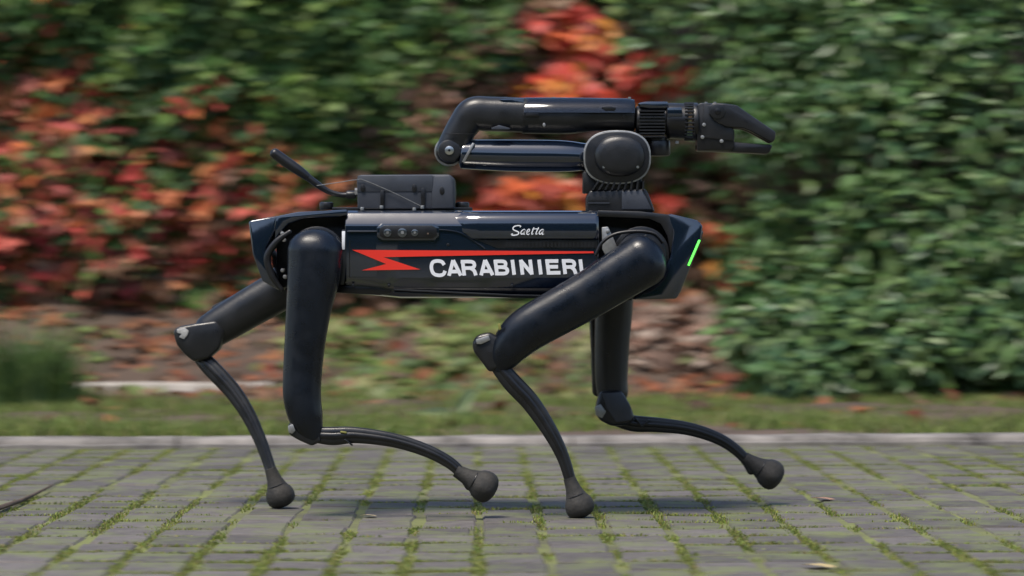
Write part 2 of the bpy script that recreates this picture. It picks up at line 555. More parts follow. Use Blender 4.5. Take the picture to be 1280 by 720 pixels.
IVY = mirror([(0, .08), (.22, -.04), (.50, .10), (.36, .30), (.52, .52), (.25, .60), (0, 1.0)][:6]) + []
IVY = [(0, .08), (.22, -.04), (.50, .10), (.36, .30), (.52, .54), (.24, .62), (0, 1.0), (-.24, .62), (-.52, .54), (-.36, .30), (-.50, .10), (-.22, -.04)]
TRI = [(0, .06), (.28, -.05), (.46, .18), (.56, .62), (.27, .58), (.16, .78), (0, 1.02), (-.16, .78), (-.27, .58), (-.56, .62), (-.46, .18), (-.28, -.05)]
LAU = [(0, 0), (.15, .16), (.23, .42), (.19, .70), (0, 1.0), (-.19, .70), (-.23, .42), (-.15, .16)]
SHAPES = {'ivy': [fan(IVY, .25, .10), fan(IVY, .5, .02), fan(IVY, .1, .22)],
          'tri': [fan(TRI, .3, .10), fan(TRI, .6, -.02), fan(TRI, .15, .25)],
          'lau': [fan(LAU, .25, .35), fan(LAU, .5, .2), fan(LAU, .1, .5)]}


def orient(n, down=1.0, out=(0, -1, .45), spread=.65, tipz=-1.0):
    """n random leaf frames: normals spread round `out`, tips pointing along tipz"""
    nor = np.array(out) + rng.normal(0, spread, (n, 3)); nor /= np.linalg.norm(nor, axis=1)[:, None]
    tip = np.array([0, -.25, tipz]) * down + rng.normal(0, .55, (n, 3))
    tip -= nor * (tip * nor).sum(1)[:, None]; tip /= np.linalg.norm(tip, axis=1)[:, None]
    side = np.cross(tip, nor)
    return np.stack([side, tip, nor], 2)     # columns X, Y, Z


LEAFLIB = {}


def leaf_lib(kind, pal, mname):
    key = (kind, mname, tuple(pal))
    if key not in LEAFLIB:
        LEAFLIB[key] = [raw_mesh('leaf', V, T, M[mname], np.tile(np.array(c), (len(V), 1))) for c in pal for V, T in SHAPES[kind]]
    return LEAFLIB[key]


def plant(name, label, cat, base, sets, stems, nsingle=250, group=None):
    """sets: list of (kind, points, frames, sizes, palette, material); the ones that show largest become single leaves"""
    root = empty(name, base); tag(root, label, cat, group)
    for path, r in stems:
        sweep('stem', path, r, M['stem'], root, seg=7, per=4, cap=.6)
    tot = sum(len(s[1]) for s in sets)
    for kind, pts, fr, sz, pal, mname in sets:
        n = len(pts)
        want = int(nsingle * n / tot)
        d = pts[:, 1] - CAMY
        px = CX + pts[:, 0] * F / d; py = HY - (pts[:, 2] - CAMH) * F / d
        inside = (px > -10) & (px < 1290) & (py > -10) & (py < 730)
        facing = np.abs(fr[:, 1, 2])
        loc_d = pts[:, 1] - np.array([SURF(x, z) for x, z in zip(pts[:, 0], pts[:, 2])])
        score = np.where(inside, sz * sz * (.3 + facing) * np.exp(-loc_d * 9), -1)
        idx = np.argsort(-score)[:want]
        idx = idx[score[idx] > 0]
        one = np.zeros(n, bool); one[idx] = True
        lib = leaf_lib(kind, pal, mname)
        npal = len(pal)
        ci = rng.integers(0, npal, n); si = rng.integers(0, 3, n)
        for i in idx:
            o = link_mesh('leaf', lib[ci[i] * 3 + si[i]], root)
            A = np.eye(4); A[:3, :3] = fr[i] * sz[i]; A[:3, 3] = pts[i]
            o.matrix_basis = Matrix(A.tolist())
        VV, TT, CC = [], [], []; off = 0
        parr = np.array(pal)
        for s_ in range(3):
            V, T = SHAPES[kind][s_]
            ii = np.where((si == s_) & ~one)[0]
            if len(ii) == 0: continue
            W = np.einsum('nij,vj->nvi', fr[ii] * sz[ii][:, None, None], V) + pts[ii][:, None, :]
            m_ = len(V)
            VV.append(W.reshape(-1, 3))
            t = (np.array(T)[None] + (np.arange(len(ii)) * m_)[:, None, None]).reshape(-1, 3) + off
            TT.append(t); off += len(ii) * m_
            cc = parr[ci[ii]] * rng.uniform(.75, 1.25, (len(ii), 1)) * rng.uniform(.93, 1.07, (len(ii), 3))
            CC.append(np.repeat(cc, m_, axis=0))
        o = link_mesh('foliage', raw_mesh('foliage', np.concatenate(VV), np.concatenate(TT), M[mname], np.concatenate(CC)), root)
        o['kind'] = 'stuff'
    return root


RED = ((.50, .11, .08), (.46, .075, .05), (.50, .09, .075), (.52, .16, .06), (.34, .045, .04), (.50, .14, .05), (.52, .19, .08), (.22, .04, .03), (.44, .14, .10), (.40, .17, .07), (.16, .07, .04))
ORANGE = ((.50, .15, .035), (.46, .09, .03), (.52, .24, .05), (.40, .06, .03), (.35, .16, .08))
BROWN = ((.16, .085, .05), (.11, .055, .035), (.22, .13, .08), (.26, .17, .12), (.08, .045, .03))
GREEN = ((.11, .17, .06), (.09, .15, .05), (.045, .105, .035), (.035, .085, .04), (.065, .13, .04), (.055, .11, .045), (.10, .16, .045), (.03, .065, .025))
LAUREL_ = ((.10, .17, .07), (.045, .11, .05), (.06, .135, .055), (.035, .085, .045), (.08, .16, .06), (.075, .14, .06), (.05, .10, .03))

GREEN = tuple((a * 1.12, b * 1.1, c * .82) for a, b, c in GREEN)
LAUREL = tuple((a * 1.25, b * 1.12, c * .88) for a, b, c in LAUREL_)

# plants on the wall: each zone is (column, row, half width, half height, weight) read at the wall
ZONES = {
    'ivy': [(230, 40, 230, 62, 1.0), (440, 60, 150, 70, 1.0), (420, 150, 110, 70, 1.0), (330, 110, 120, 50, .8), (560, 30, 90, 50, .7), (160, 110, 60, 40, .6), (30, 20, 70, 40, .5), (620, 60, 60, 60, .5)],
    'red': [(20, 150, 120, 90, 1.2), (10, 90, 70, 50, .8), (60, 240, 130, 70, 1.1), (190, 260, 150, 60, .9), (230, 200, 90, 40, .6), (300, 300, 120, 60, .9), (370, 245, 60, 40, .9), (60, 325, 160, 60, 1.0), (20, 375, 70, 30, .7), (230, 335, 120, 40, .7), (250, 130, 50, 40, .8), (290, 160, 50, 40, .9), (130, 130, 60, 40, .6), (60, 80, 60, 40, .5), (400, 290, 80, 50, .7), (180, 20, 60, 20, .2)],
    'spray': [(708, 30, 46, 42, 1.3), (738, 58, 42, 32, 1.3), (698, 108, 70, 30, 1.5), (800, 92, 30, 32, .7), (858, 92, 22, 16, .5), (760, 125, 60, 16, .5), (640, 240, 60, 32, .8), (705, 248, 40, 30, .9), (835, 243, 24, 16, .6), (922, 335, 30, 24, .6), (890, 285, 24, 24, .3), (600, 280, 80, 40, .6)],
    'brown': [(590, 110, 70, 70, .7), (510, 170, 60, 40, .7), (480, 210, 60, 30, .6), (660, 40, 30, 60, .5), (870, 300, 60, 110, .55), (600, 180, 100, 50, .5), (200, 350, 200, 40, .5), (500, 300, 150, 60, .5), (760, 60, 30, 40, .4)],
}


def SURF(x, z):
    """depth of the leaf surface in front of the wall"""
    return WALLY - .16 - .13 * noise.noise(Vector((x * 2.2, z * 2.2, 3.0))) - .10 * noise.noise(Vector((x * 5, z * 5, 8.0))) - .05


def wall_points(zone, n, spread=1.0):
    out = []
    zs = ZONES[zone]
    ws = np.array([a[2] * a[3] * a[4] for a in zs]); ws = ws / ws.sum()
    which = rng.choice(len(zs), n, p=ws)
    for k in which:
        cx, cy, rx, ry, wt = zs[k]
        px = cx + rng.normal(0, rx * .62 * spread); py = cy + rng.normal(0, ry * .62 * spread)
        q = P(px, py, WALLY - .2)
        if q.z < bank_z(q.x, WALLY - .3) + .02: continue
        y = SURF(q.x, q.z) + abs(rng.normal(0, .075)) - .02
        out.append((q.x, min(y, WALLY - .02), q.z))
    return np.array(out)


def side_points(x0, x1, z0, z1, n):
    out = []
    for _ in range(n):
        x = rng.uniform(x0, x1); z = rng.uniform(z0, z1)
        out.append((x, min(SURF(x, z) + abs(rng.normal(0, .08)), WALLY - .02), z))
    return np.array(out)


def climb(x0, z1, k, wob=.18):
    y = WALLY - .06
    pts = []; x = x0
    z0 = bank_z(x0, y) - .04
    for i in range(7):
        t = i / 6
        pts.append((x, y - .03 * math.sin(i * 1.7 + k) - .02, z0 + (z1 - z0) * t)); x += random.uniform(-wob, wob)
    return pts, [.012 - .0012 * i for i in range(7)]


# unseen hedge added behind the camera to darken the robot's reflections
V, T = [], []
HX, HZ = 90, 24
for j in range(HZ + 1):
    for i in range(HX + 1):
        x = -16 + 32 * i / HX; t = j / HZ
        z = 5.0 * min(1, t * 1.25) + (.3 * fnoise(x, t, 1.1) if t > .7 else 0); y = -14.5 - max(0, t - .8) * 6
        nz = noise.noise(Vector((x * 1.7, z * 1.7, 1))) * .35 + noise.noise(Vector((x * 6, z * 6, 2))) * .18
        V.append((x, y + nz, z - .05))
for j in range(HZ):
    for i in range(HX):
        b = j * (HX + 1) + i
        T.append((b, b + 1, b + HX + 2, b + HX + 1))
V = np.array(V)
o = link_mesh('added_hedge', raw_mesh('added_hedge', V, T, M['leaf'], mixcols([(.03, .06, .025), (.05, .08, .03), (.02, .04, .02)], len(V), .4)))
tag(o, 'dark hedge added behind the camera to darken reflections on the robot', 'hedge')

# the wall itself
bm = bmesh.new()
c = [(-5, WALLY), (5, WALLY), (5, WALLY + .3), (-5, WALLY + .3)]
A = [bm.verts.new((x, y, -.05)) for x, y in c]; B = [bm.verts.new((x, y, 2.35)) for x, y in c]
for i in range(4): bm.faces.new((A[i], A[(i + 1) % 4], B[(i + 1) % 4], B[i]))
bm.faces.new(B); bm.faces.new(A[::-1])
tag(finish('garden_wall', bm, M['wall']), 'old brown wall hidden behind the ivy and red creepers', 'wall')

p1 = np.concatenate([wall_points('ivy', 4600), side_points(-3.6, -1.9, .9, 2.25, 900), side_points(-1.9, 2.0, 1.5, 2.3, 1900)])
plant('ivy', 'dark green ivy covering the upper left of the wall', 'climbing plant', (-.7, WALLY - .06, .3),
      [('ivy', p1, orient(len(p1)), rng.uniform(.038, .085, len(p1)), GREEN, 'leaf')], [climb(-1.3, 1.9, 0), climb(-.75, 2.0, 1), climb(-.4, 1.9, 2), climb(-.1, 2.0, 3)], 280)
p2 = np.concatenate([wall_points('red', 2000), side_points(-3.6, -1.95, .35, 1.2, 900)])
p2g = wall_points('red', 2700, 1.2)
plant('red_creeper', 'red and orange autumn creeper covering the left of the wall', 'climbing plant', (-1.6, WALLY - .06, .3),
      [('tri', p2, orient(len(p2)), rng.uniform(.045, .10, len(p2)), RED, 'leaf'), ('ivy', p2g, orient(len(p2g)), rng.uniform(.038, .08, len(p2g)), GREEN, 'leaf')],
      [climb(-1.8, 1.3, 4), climb(-1.45, 1.2, 5), climb(-1.1, 1.1, 6)], 280)
p3 = wall_points('spray', 430, .62)
plant('scarlet_creeper', 'bright scarlet and orange creeper behind the robot arm', 'climbing plant', (.25, WALLY - .06, .3),
      [('tri', p3 + np.array([0, -.05, 0]), orient(len(p3), spread=.5), rng.uniform(.06, .13, len(p3)), ((.60, .08, .05), (.60, .13, .05), (.58, .24, .05), (.48, .07, .05), (.30, .06, .04), (.5, .16, .09)), 'leaf')],
      [climb(.2, 1.7, 7, .06), climb(.42, 1.5, 8, .08)], 260)
p4 = wall_points('brown', 2000)
p4g = wall_points('brown', 1300, 1.3)
plant('withered_creeper', 'withered brown creeper on the middle of the wall', 'climbing plant', (0, WALLY - .06, .3),
      [('tri', p4, orient(len(p4), spread=.8), rng.uniform(.045, .10, len(p4)), BROWN, 'dry'), ('ivy', p4g, orient(len(p4g)), rng.uniform(.038, .08, len(p4g)), GREEN, 'leaf')],
      [climb(-.15, 1.9, 9), climb(.02, 2.0, 10), climb(.1, 1.8, 11, .06), climb(.75, 1.3, 12)], 240)


# shrubs: leaves through the outer shell of several lumps
def lumps(L, n, shell=.30):
    vol = np.array([a[3] * a[4] * a[5] for a in L]) ** .67; vol /= vol.sum()
    out, nor = [], []
    for k in rng.choice(len(L), n, p=vol):
        cx, cy, cz, rx, ry, rz = L[k]
        v = rng.normal(0, 1, 3); v /= np.linalg.norm(v)
        r = 1 - shell * abs(rng.normal(0, .6)) + .06 * rng.normal()
        q = np.array([cx, cy, cz]) + v * np.array([rx, ry, rz]) * r
        q += .05 * np.array(noise.noise_vector(Vector(q * 4)))
        if q[2] < bank_z(q[0], q[1]) + .01 or q[1] > WALLY - .03: continue
        out.append(q); nor.append(v)
    return np.array(out), np.array(nor)


def shrub_frames(nor, spread=.5):
    n = len(nor)
    N = nor * .8 + np.array([0, -.15, .55]) + rng.normal(0, spread, (n, 3)); N /= np.linalg.norm(N, axis=1)[:, None]
    tip = nor + rng.normal(0, .55, (n, 3)) + np.array([0, 0, -.15])
    tip -= N * (tip * N).sum(1)[:, None]; tip /= np.linalg.norm(tip, axis=1)[:, None]
    return np.stack([np.cross(tip, N), tip, N], 2)


def fork(base, tips, r=.016):
    out = []
    b = Vector(base)
    for t in tips:
        t = Vector(t); m1 = b.lerp(t, .4) + Vector((random.uniform(-.05, .05), random.uniform(-.05, .05), .05))
        out.append(([b, m1, b.lerp(t, .75) + Vector((random.uniform(-.04, .04), 0, .03)), t], [r, r * .75, r * .5, r * .25]))
    return out


def LP(px, py, d, rx, ry, rz):
    q = P(px, py, d + CAMY); return (q.x, q.y, q.z, rx, ry, rz)


L1 = [LP(1010, 60, 12.4, .45, .35, .42), LP(1180, 70, 12.2, .5, .4, .45), LP(1030, 200, 12.1, .38, .36, .36), LP(1200, 230, 11.9, .5, .42, .42),
      LP(1000, 330, 12.1, .30, .3, .28), LP(1130, 350, 11.8, .42, .38, .34), LP(900, 60, 12.5, .32, .25, .26), LP(1010, 375, 11.75, .26, .24, .22), LP(1230, 365, 11.5, .34, .28, .24), LP(1290, 150, 12.0, .5, .4, .6), LP(1400, 200, 12.0, .6, .45, .6),
      LP(1330, 360, 11.9, .5, .4, .4), LP(1500, 330, 12, .5, .45, .5), LP(1100, -60, 12.4, .7, .35, .35), LP(1400, -20, 12.3, .6, .4, .5)]
L1b = []
for _ in range(46):
    l = random.choice(L1[:9]); a = random.uniform(-1.5, 1.5); e = random.uniform(-.7, 1.0)
    r = random.uniform(.09, .19)
    L1b.append((l[0] + l[3] * math.sin(a) * math.cos(e) * .95, l[1] - l[4] * math.cos(a) * math.cos(e) * .95, l[2] + l[5] * math.sin(e) * .95, r * 1.2, r, r * .9))
q1, n1 = lumps(L1, 8500, .36)
q1b, n1b = lumps(L1b, 6500, .5)
q1 = np.concatenate([q1, q1b]); n1 = np.concatenate([n1, n1b])
b1 = P(1140, 480, 12.1 + CAMY)
plant('laurel_shrub', 'tall dark green laurel shrub filling the right of the wall', 'shrub', b1,
      [('lau', q1, shrub_frames(n1), rng.uniform(.04, .088, len(q1)), LAUREL, 'gloss_leaf')],
      fork((b1.x, b1.y, bank_z(b1.x, b1.y) - .03), [(l[0], l[1], l[2]) for l in L1[:10]], .022), 290)
L2 = [LP(1000, 425, 11.3, .26, .24, .17), LP(1100, 440, 11.2, .28, .26, .18), LP(1010, 470, 11.0, .15, .16, .10), LP(1200, 420, 11.3, .3, .26, .2), LP(1290, 440, 11.2, .3, .25, .16), LP(950, 415, 11.5, .16, .15, .13)]
q2, n2 = lumps(L2, 3200, .4)
b2 = P(1110, 500, 11.4 + CAMY)
plant('low_laurel_shrub', 'low spreading laurel at right reaching over the verge grass', 'shrub', b2,
      [('lau', q2, shrub_frames(n2), rng.uniform(.045, .085, len(q2)), LAUREL, 'gloss_leaf')],
      fork((b2.x, b2.y, bank_z(b2.x, b2.y) - .03), [(l[0], l[1], l[2]) for l in L2], .014), 260)

# tall grass clump at the left edge
cl = P(35, 525, 10.6 + CAMY)
gr = empty('tall_grass_clump', cl); tag(gr, 'tall soft green grass clump at the left edge of the verge', 'plant')
VV, TT, CC = [], [], []
for k in range(800):
    rx_, ry_ = random.gauss(0, .095), random.gauss(0, .08)
    bx, by = cl.x + rx_, cl.y + ry_
    z = bank_z(bx, by) - .005
    h = random.uniform(.10, .40) * math.exp(-(rx_ * rx_ + ry_ * ry_) * 22); a = math.atan2(ry_, rx_) + random.gauss(0, .7); l = random.uniform(.1, .75) * h; wd = random.uniform(.004, .008)
    col = np.array(random.choice([(.08, .14, .04), (.11, .18, .05), (.09, .15, .06), (.14, .20, .07)])) * random.uniform(.8, 1.2)
    base = len(VV)
    for s_ in range(5):
        t = s_ / 4
        c0 = Vector((bx + math.cos(a) * l * t * t, by + math.sin(a) * l * t * t, z + h * (t - .18 * t * t)))
        ww = wd * (1 - t) + .0006
        VV.append((c0.x - math.sin(a) * ww, c0.y + math.cos(a) * ww, c0.z)); VV.append((c0.x + math.sin(a) * ww, c0.y - math.cos(a) * ww, c0.z)); CC += [col, col]
    for s_ in range(4):
        TT += [(base + 2 * s_, base + 2 * s_ + 1, base + 2 * s_ + 3), (base + 2 * s_, base + 2 * s_ + 3, base + 2 * s_ + 2)]
o = link_mesh('blades', raw_mesh('blades', VV, TT, M['grass'], np.array(CC)), gr); o['kind'] = 'stuff'

# pale young plant on the verge
sp = P(570, 522, 9.55 + CAMY); sp.z = bank_z(sp.x, sp.y) - .004
yp = empty('young_plant', sp); tag(yp, 'young plant with long pale green leaves on the verge', 'plant')


def strap(root, path, wd, m, name='leaf', col=(.2, .3, .12)):
    pp, rr = catmull(path, wd, 5)
    V, T = [], []
    for i, (p, r) in enumerate(zip(pp, rr)):
        V += [p + Vector((0, -.3 * r, r)), p + Vector((0, .25 * r, 0)), p + Vector((0, -.3 * r, -r))]
    for i in range(len(pp) - 1):
        b = 3 * i
        T += [(b, b + 1, b + 4), (b, b + 4, b + 3), (b + 1, b + 2, b + 5), (b + 1, b + 5, b + 4)]
    return link_mesh(name, raw_mesh(name, [tuple(v) for v in V], T, m, np.tile(np.array(col), (len(V), 1)), smooth=True), root)


Q = lambda a, b, dy=0: P(a, b, sp.y + dy)
strap(yp, [sp, Q(578, 505), Q(596, 490, -.02)], [.012, .034, .003], M['grass'], col=(.34, .44, .22))
strap(yp, [sp, Q(556, 516, .01), Q(512, 516, .03)], [.008, .016, .001], M['grass'], col=(.30, .38, .2))
strap(yp, [sp, Q(580, 520, -.02), Q(598, 523, -.05)], [.006, .012, .001], M['grass'])
strap(yp, [sp, Q(566, 508, .03), Q(560, 497, .05)], [.006, .010, .001], M['grass'], col=(.13, .22, .07))

# pale stone edging at the left
bm = bmesh.new()
y0 = 11.55 + CAMY
xa, xb = P(96, 480, y0).x, P(336, 480, y0).x
zb = P(0, 490, y0).z; zt = P(0, 479, y0).z
prof = [(0, zb - .06), (0, zt - .006), (.006, zt), (.05, zt + .002), (.055, zb - .06)]
rings = []
for q in range(17):
    x = xa + (xb - xa) * q / 16
    rings.append([bm.verts.new((x, y0 + a + fnoise(x, a, 4) * .006, b + (fnoise(x, b, 6, 3) * .005 if b > zb - .02 else 0))) for a, b in prof])
for q in range(16):
    for k in range(4): bm.faces.new((rings[q][k], rings[q + 1][k], rings[q + 1][k + 1], rings[q][k + 1]))
bm.faces.new(rings[0]); bm.faces.new(rings[-1][::-1])
tag(finish('edging_stone', bm, M['slab'], None, 50), 'pale stone edging strip at the foot of the left bank', 'edging')


# fallen leaves lying on the bank and verge
def litter(n, f, pal, s0, s1, m):
    pts = []
    while len(pts) < n:
        x = random.uniform(-3.2, 3.2); y = random.uniform(kerb_y(x) + .15, WALLY - .05)
        if random.random() < f(x, y): pts.append((x, y, bank_z(x, y) + .006))
    pts = np.array(pts)
    fr = orient(n, out=(0, -.35, 1), spread=.35, tipz=0)
    sz = rng.uniform(s0, s1, n); ci = rng.integers(0, len(pal), n); VV, TT, CC = [], [], []; off = 0
    for s_ in range(3):
        V, T = SHAPES['tri'][s_]; ii = np.where(rng.integers(0, 3, n) == s_)[0]
        W = np.einsum('nij,vj->nvi', fr[ii] * sz[ii][:, None, None], V) + pts[ii][:, None, :]
        VV.append(W.reshape(-1, 3)); TT.append((np.array(T)[None] + (np.arange(len(ii)) * len(V))[:, None, None]).reshape(-1, 3) + off); off += len(ii) * len(V)
        CC.append(np.repeat(np.array(pal)[ci[ii]] * rng.uniform(.7, 1.2, (len(ii), 1)), len(V), axis=0))
    return raw_mesh('leaf_litter', np.concatenate(VV), np.concatenate(TT), m, np.concatenate(CC))


def lf(x, y):
    d = y - CAMY; px = CX + x * F / d
    v = max(0, min(1, (d - 10.6) / 1.0)) * .9 + .035
    if 380 < px < 760: v *= .6
    return v


o = link_mesh('leaf_litter', litter(4200, lf, ((.20, .075, .04), (.17, .05, .03), (.24, .13, .08), (.10, .055, .035), (.07, .04, .026), (.13, .075, .05), (.16, .10, .07), (.05, .03, .02), (.26, .11, .05), (.20, .07, .035)), .03, .07, M['dry']))
tag(o, 'brown and orange fallen leaves strewn over the bank', 'leaves', kind='stuff')


def lp(x, y):
    d = y - CAMY; px = CX + x * F / d; py = HY - (bank_z(x, y) - CAMH) * F / d
    return 1.0 if (abs(px - 850) / 75) ** 2 + (abs(py - 425) / 42) ** 2 < 1 else 0


o = link_mesh('dry_leaf_heap', litter(420, lp, ((.27, .20, .16), (.34, .27, .22), (.20, .13, .10), (.26, .14, .10)), .05, .10, M['dry']))
tag(o, 'pale dry leaves gathered on the bank behind the front legs', 'leaves', kind='stuff')

def lg_(x, y):
    d = y - CAMY; px = CX + x * F / d
    return (.9 if 370 < px < 770 else .06) * max(0, min(1, (d - 11.0) / .6)) * (.55 + fnoise(x, y, 3, 6))


o = link_mesh('ground_ivy', litter(1500, lg_, ((.13, .19, .05), (.17, .21, .07), (.09, .14, .05), (.20, .20, .08)), .04, .085, M['leaf']))
tag(o, 'yellow green creeping ground cover on the middle of the bank', 'ground cover', kind='stuff')

tw = []  # thin dark strip laid on the paving as a slim rod
for px, py in ((-40, 655), (0, 640), (30, 628), (66, 611)):
    d = CAMH * F / (py - HY); tw.append(((px - CX) * d / F, d + CAMY, .008 + .002 * math.sin(px)))
tag(sweep('dark_strip', tw, [.004, .005, .004, .002], M['stem'], None, seg=8), 'thin dark strip lying on the paving at the left edge', 'dark_strip')

# single fallen leaves on the paving
for (px, py, s_, col, lab) in [(470, 647, .030, (.50, .40, .26), 'small pale fallen leaf on the paving between the rear feet'),
                               (1040, 626, .045, (.42, .24, .16), 'tan fallen leaf on the paving beyond the front foot'),
                               (1040, 711, .050, (.46, .36, .18), 'yellowish fallen leaf on the paving at the bottom right')]:
    d = CAMH * F / (py - HY); x = (px - CX) * d / F
    V, T = SHAPES['tri'][0]
    o = link_mesh('fallen_leaf', raw_mesh('fallen_leaf', V, T, M['dry'], np.tile(np.array(col), (len(V), 1))))
    o.location = (x, d + CAMY, .004); o.rotation_euler = (R(4), R(3), px * 1.3); o.scale = (s_, s_, s_ * .6)
    tag(o, lab, 'leaf', 'fallen leaves on the paving')
#ROBOT
# ------------------------------------------------------------------ the robot
S = 6.0 / F                                   # metres per photo pixel at the near legs
dog = empty('robot_dog', P(595, 640, 0.0) * 1.0)
dog.location.z = 0; WLOC[dog.name] = Vector((dog.location.x, 0, 0)); dog.location.y = 0
tag(dog, 'glossy navy four-legged robot with folded arm trotting along the paving', 'robot')
NB = -.122                                    # near face of the body

# body -------------------------------------------------------------
bm = bmesh.new()                              # middle of the hull, lofted along its length


def hull_ring(px):
    # (depth, row) of the section, near side then far side
    half = [(-.070, 373), (-.100, 371), (-.117, 360), (NB, 347), (NB, 300), (NB + .001, 281), (-.1085, 265.5), (-.097, 263)]
    dr = 0
    if px < 500: dr = (500 - px) / 70 * -7
    ring = []
    for y, row in half: ring.append(P(px, row + (dr if row > 350 else 0), NB) * 1 + Vector((0, y - NB, 0)))
    for y, row in half[::-1]:
        q = P(px, row + (dr if row > 350 else 0), NB); ring.append(Vector((q.x, -y, q.z)))
    return ring


rings = [[bm.verts.new(v) for v in hull_ring(px)] for px in (431, 433, 470, 500, 560, 640, 700, 747, 749)]
for a, b in zip(rings[:-1], rings[1:]):
    for k in range(16): bm.faces.new((a[k], a[(k + 1) % 16], b[(k + 1) % 16], b[k]))
bm.faces.new(rings[0][::-1]); bm.faces.new(rings[-1])
bmesh.ops.recalc_face_normals(bm, faces=bm.faces[:])
es = [e for e in bm.edges if len(e.link_faces) == 2 and e.calc_face_angle(0) > R(18)]
bmesh.ops.bevel(bm, geom=es, offset=.0035, segments=3, profile=.5, affect='EDGES', clamp_overlap=True)
body = finish('body', bm, M['navy'], dog, 9)
attach(body, dog)
WLOC[body.name] = Vector((0, 0, 0))


def sub(name, *a, **k): return prism(name, *a, **k)


# bulged side panel that carries the name, on both flanks
for sgn in (1, -1):
    bm = bmesh.new()
    sec = [(0, 300), (-.0045, 298), (-.006, 293), (-.006, 279), (-.003, 272), (.006, 266), (.020, 263.4), (.030, 263.4), (.030, 300)]
    cols = [(556, .018), (568, .012), (580, .0055), (590, .001), (600, 0), (744, 0), (747, .0015), (748.5, .004)]
    rr = []
    for px, ins in cols:
        ring = []
        for y, row in sec:
            bot = row if px >= 590 else min(row, 270 + (px - 556) / 34 * 30)
            q = P(px, bot, NB); yy = NB + y + (ins if y < .02 else 0)
            ring.append(bm.verts.new((q.x, yy * sgn, q.z)))
        rr.append(ring)
    for a, b in zip(rr[:-1], rr[1:]):
        for k in range(len(sec)): bm.faces.new((a[k], a[(k + 1) % len(sec)], b[(k + 1) % len(sec)], b[k]))
    bm.faces.new(rr[0][::-1]); bm.faces.new(rr[-1])
    finish('side_panel', bm, M['navy'], body, 35)
    # recessed dark grille under the panel
    gy = (NB - .0008) * sgn
    sub('grille', [(598, 300.5), (747, 300.5), (747, 310.5), (622, 310.5)], gy, gy + .004 * sgn, M['black'], body, bevel=0, yref=NB)
    bm = bmesh.new()
    for i in range(24):
        x = 632 + i * 4.7
        add_prism(bm, [(x, 302), (x + 2.6, 302), (x + 2.6, 309), (x, 309)], (NB - .0022) * sgn, (NB - .0005) * sgn, 0, yref=NB)
    finish('grille_bar', bm, M['char'], body)
    # crease line running down from the sensor window
    sweep('seam', [P(548, 287, NB) + Vector((0, -.001, 0)), P(575, 291, NB) + Vector((0, -.001, 0)), P(600, 306, NB) + Vector((0, -.001, 0)), P(606, 311, NB) + Vector((0, -.001, 0))] if sgn == 1 else
          [Vector((v.x, .123, v.z)) for v in (P(548, 287, NB), P(575, 291, NB), P(600, 306, NB), P(606, 311, NB))], [.0012] * 4, M['navy'], body, seg=6, cap=.5)
    # sensor window: raised rim, dark glass, three lenses
    win = [(471, 284), (478, 279.5), (542, 279.5), (549, 284), (549, 295), (543, 300.5), (478, 300.5), (471, 296)]
    inn = [(474.5, 285.5), (480, 282), (540.5, 282), (546, 285.5), (546, 294), (541, 298), (480, 298), (474.5, 294.5)]
    sub('sensor_rim', win, (NB - .004) * sgn, (NB + .006) * sgn, M['navy'], body, bevel=.0015, yref=NB)
    sub('sensor_window', inn, (NB - .0052) * sgn, (NB - .0025) * sgn, M['black'], body, bevel=.0008, yref=NB)
    for cx_, r_, mm in ((484.5, 5.2, 'lens'), (503, 6.0, 'lens'), (518.5, 4.6, 'lens')):
        q = P(cx_, 291, NB)
        bmL = add_cyl(bmesh.new(), (q.x, (NB - .0068) * sgn, q.z), (0, sgn, 0), r_ * S, .003, seg=20, bev=.0008)
        finish('lens', bmL, M['lens'], body, 40)
        cyl('lens_core', (q.x + .0003, (NB - .0076) * sgn, q.z + .0004), (0, sgn, 0), r_ * S * .34, .002, M['alu'], body, seg=12)
    q = P(535, 292, NB)
    cyl('sensor_led', (q.x, (NB - .0062) * sgn, q.z), (0, sgn, 0), 1.3 * S, .002, M['stem'], body, seg=10)
# livery on the near flank
flash = [(440, 312.3), (742, 314.2), (742, 316.4), (479, 321.4), (525.4, 336.8), (452, 337.9), (482.8, 330)]
sub('red_flash', flash, NB - .0011, NB + .001, M['red'], body, bevel=0)


# handwritten name: strokes drawn as flat ribbons
def stroke(bm, pts, wd, yy):
    pp, rr = catmull([Vector((a, b, 0)) for a, b in pts], wd, 6)
    prev = None
    for i, p in enumerate(pp):
        t = (pp[min(i + 1, len(pp) - 1)] - pp[max(i - 1, 0)]).normalized(); nn = Vector((-t.y, t.x, 0)) * rr[i]
        A = P(p.x + nn.x, p.y + nn.y, yy); B = P(p.x - nn.x, p.y - nn.y, yy)
        va, vb = bm.verts.new(A), bm.verts.new(B)
        if prev: bm.faces.new((prev[0], va, vb, prev[1]))
        prev = (va, vb)


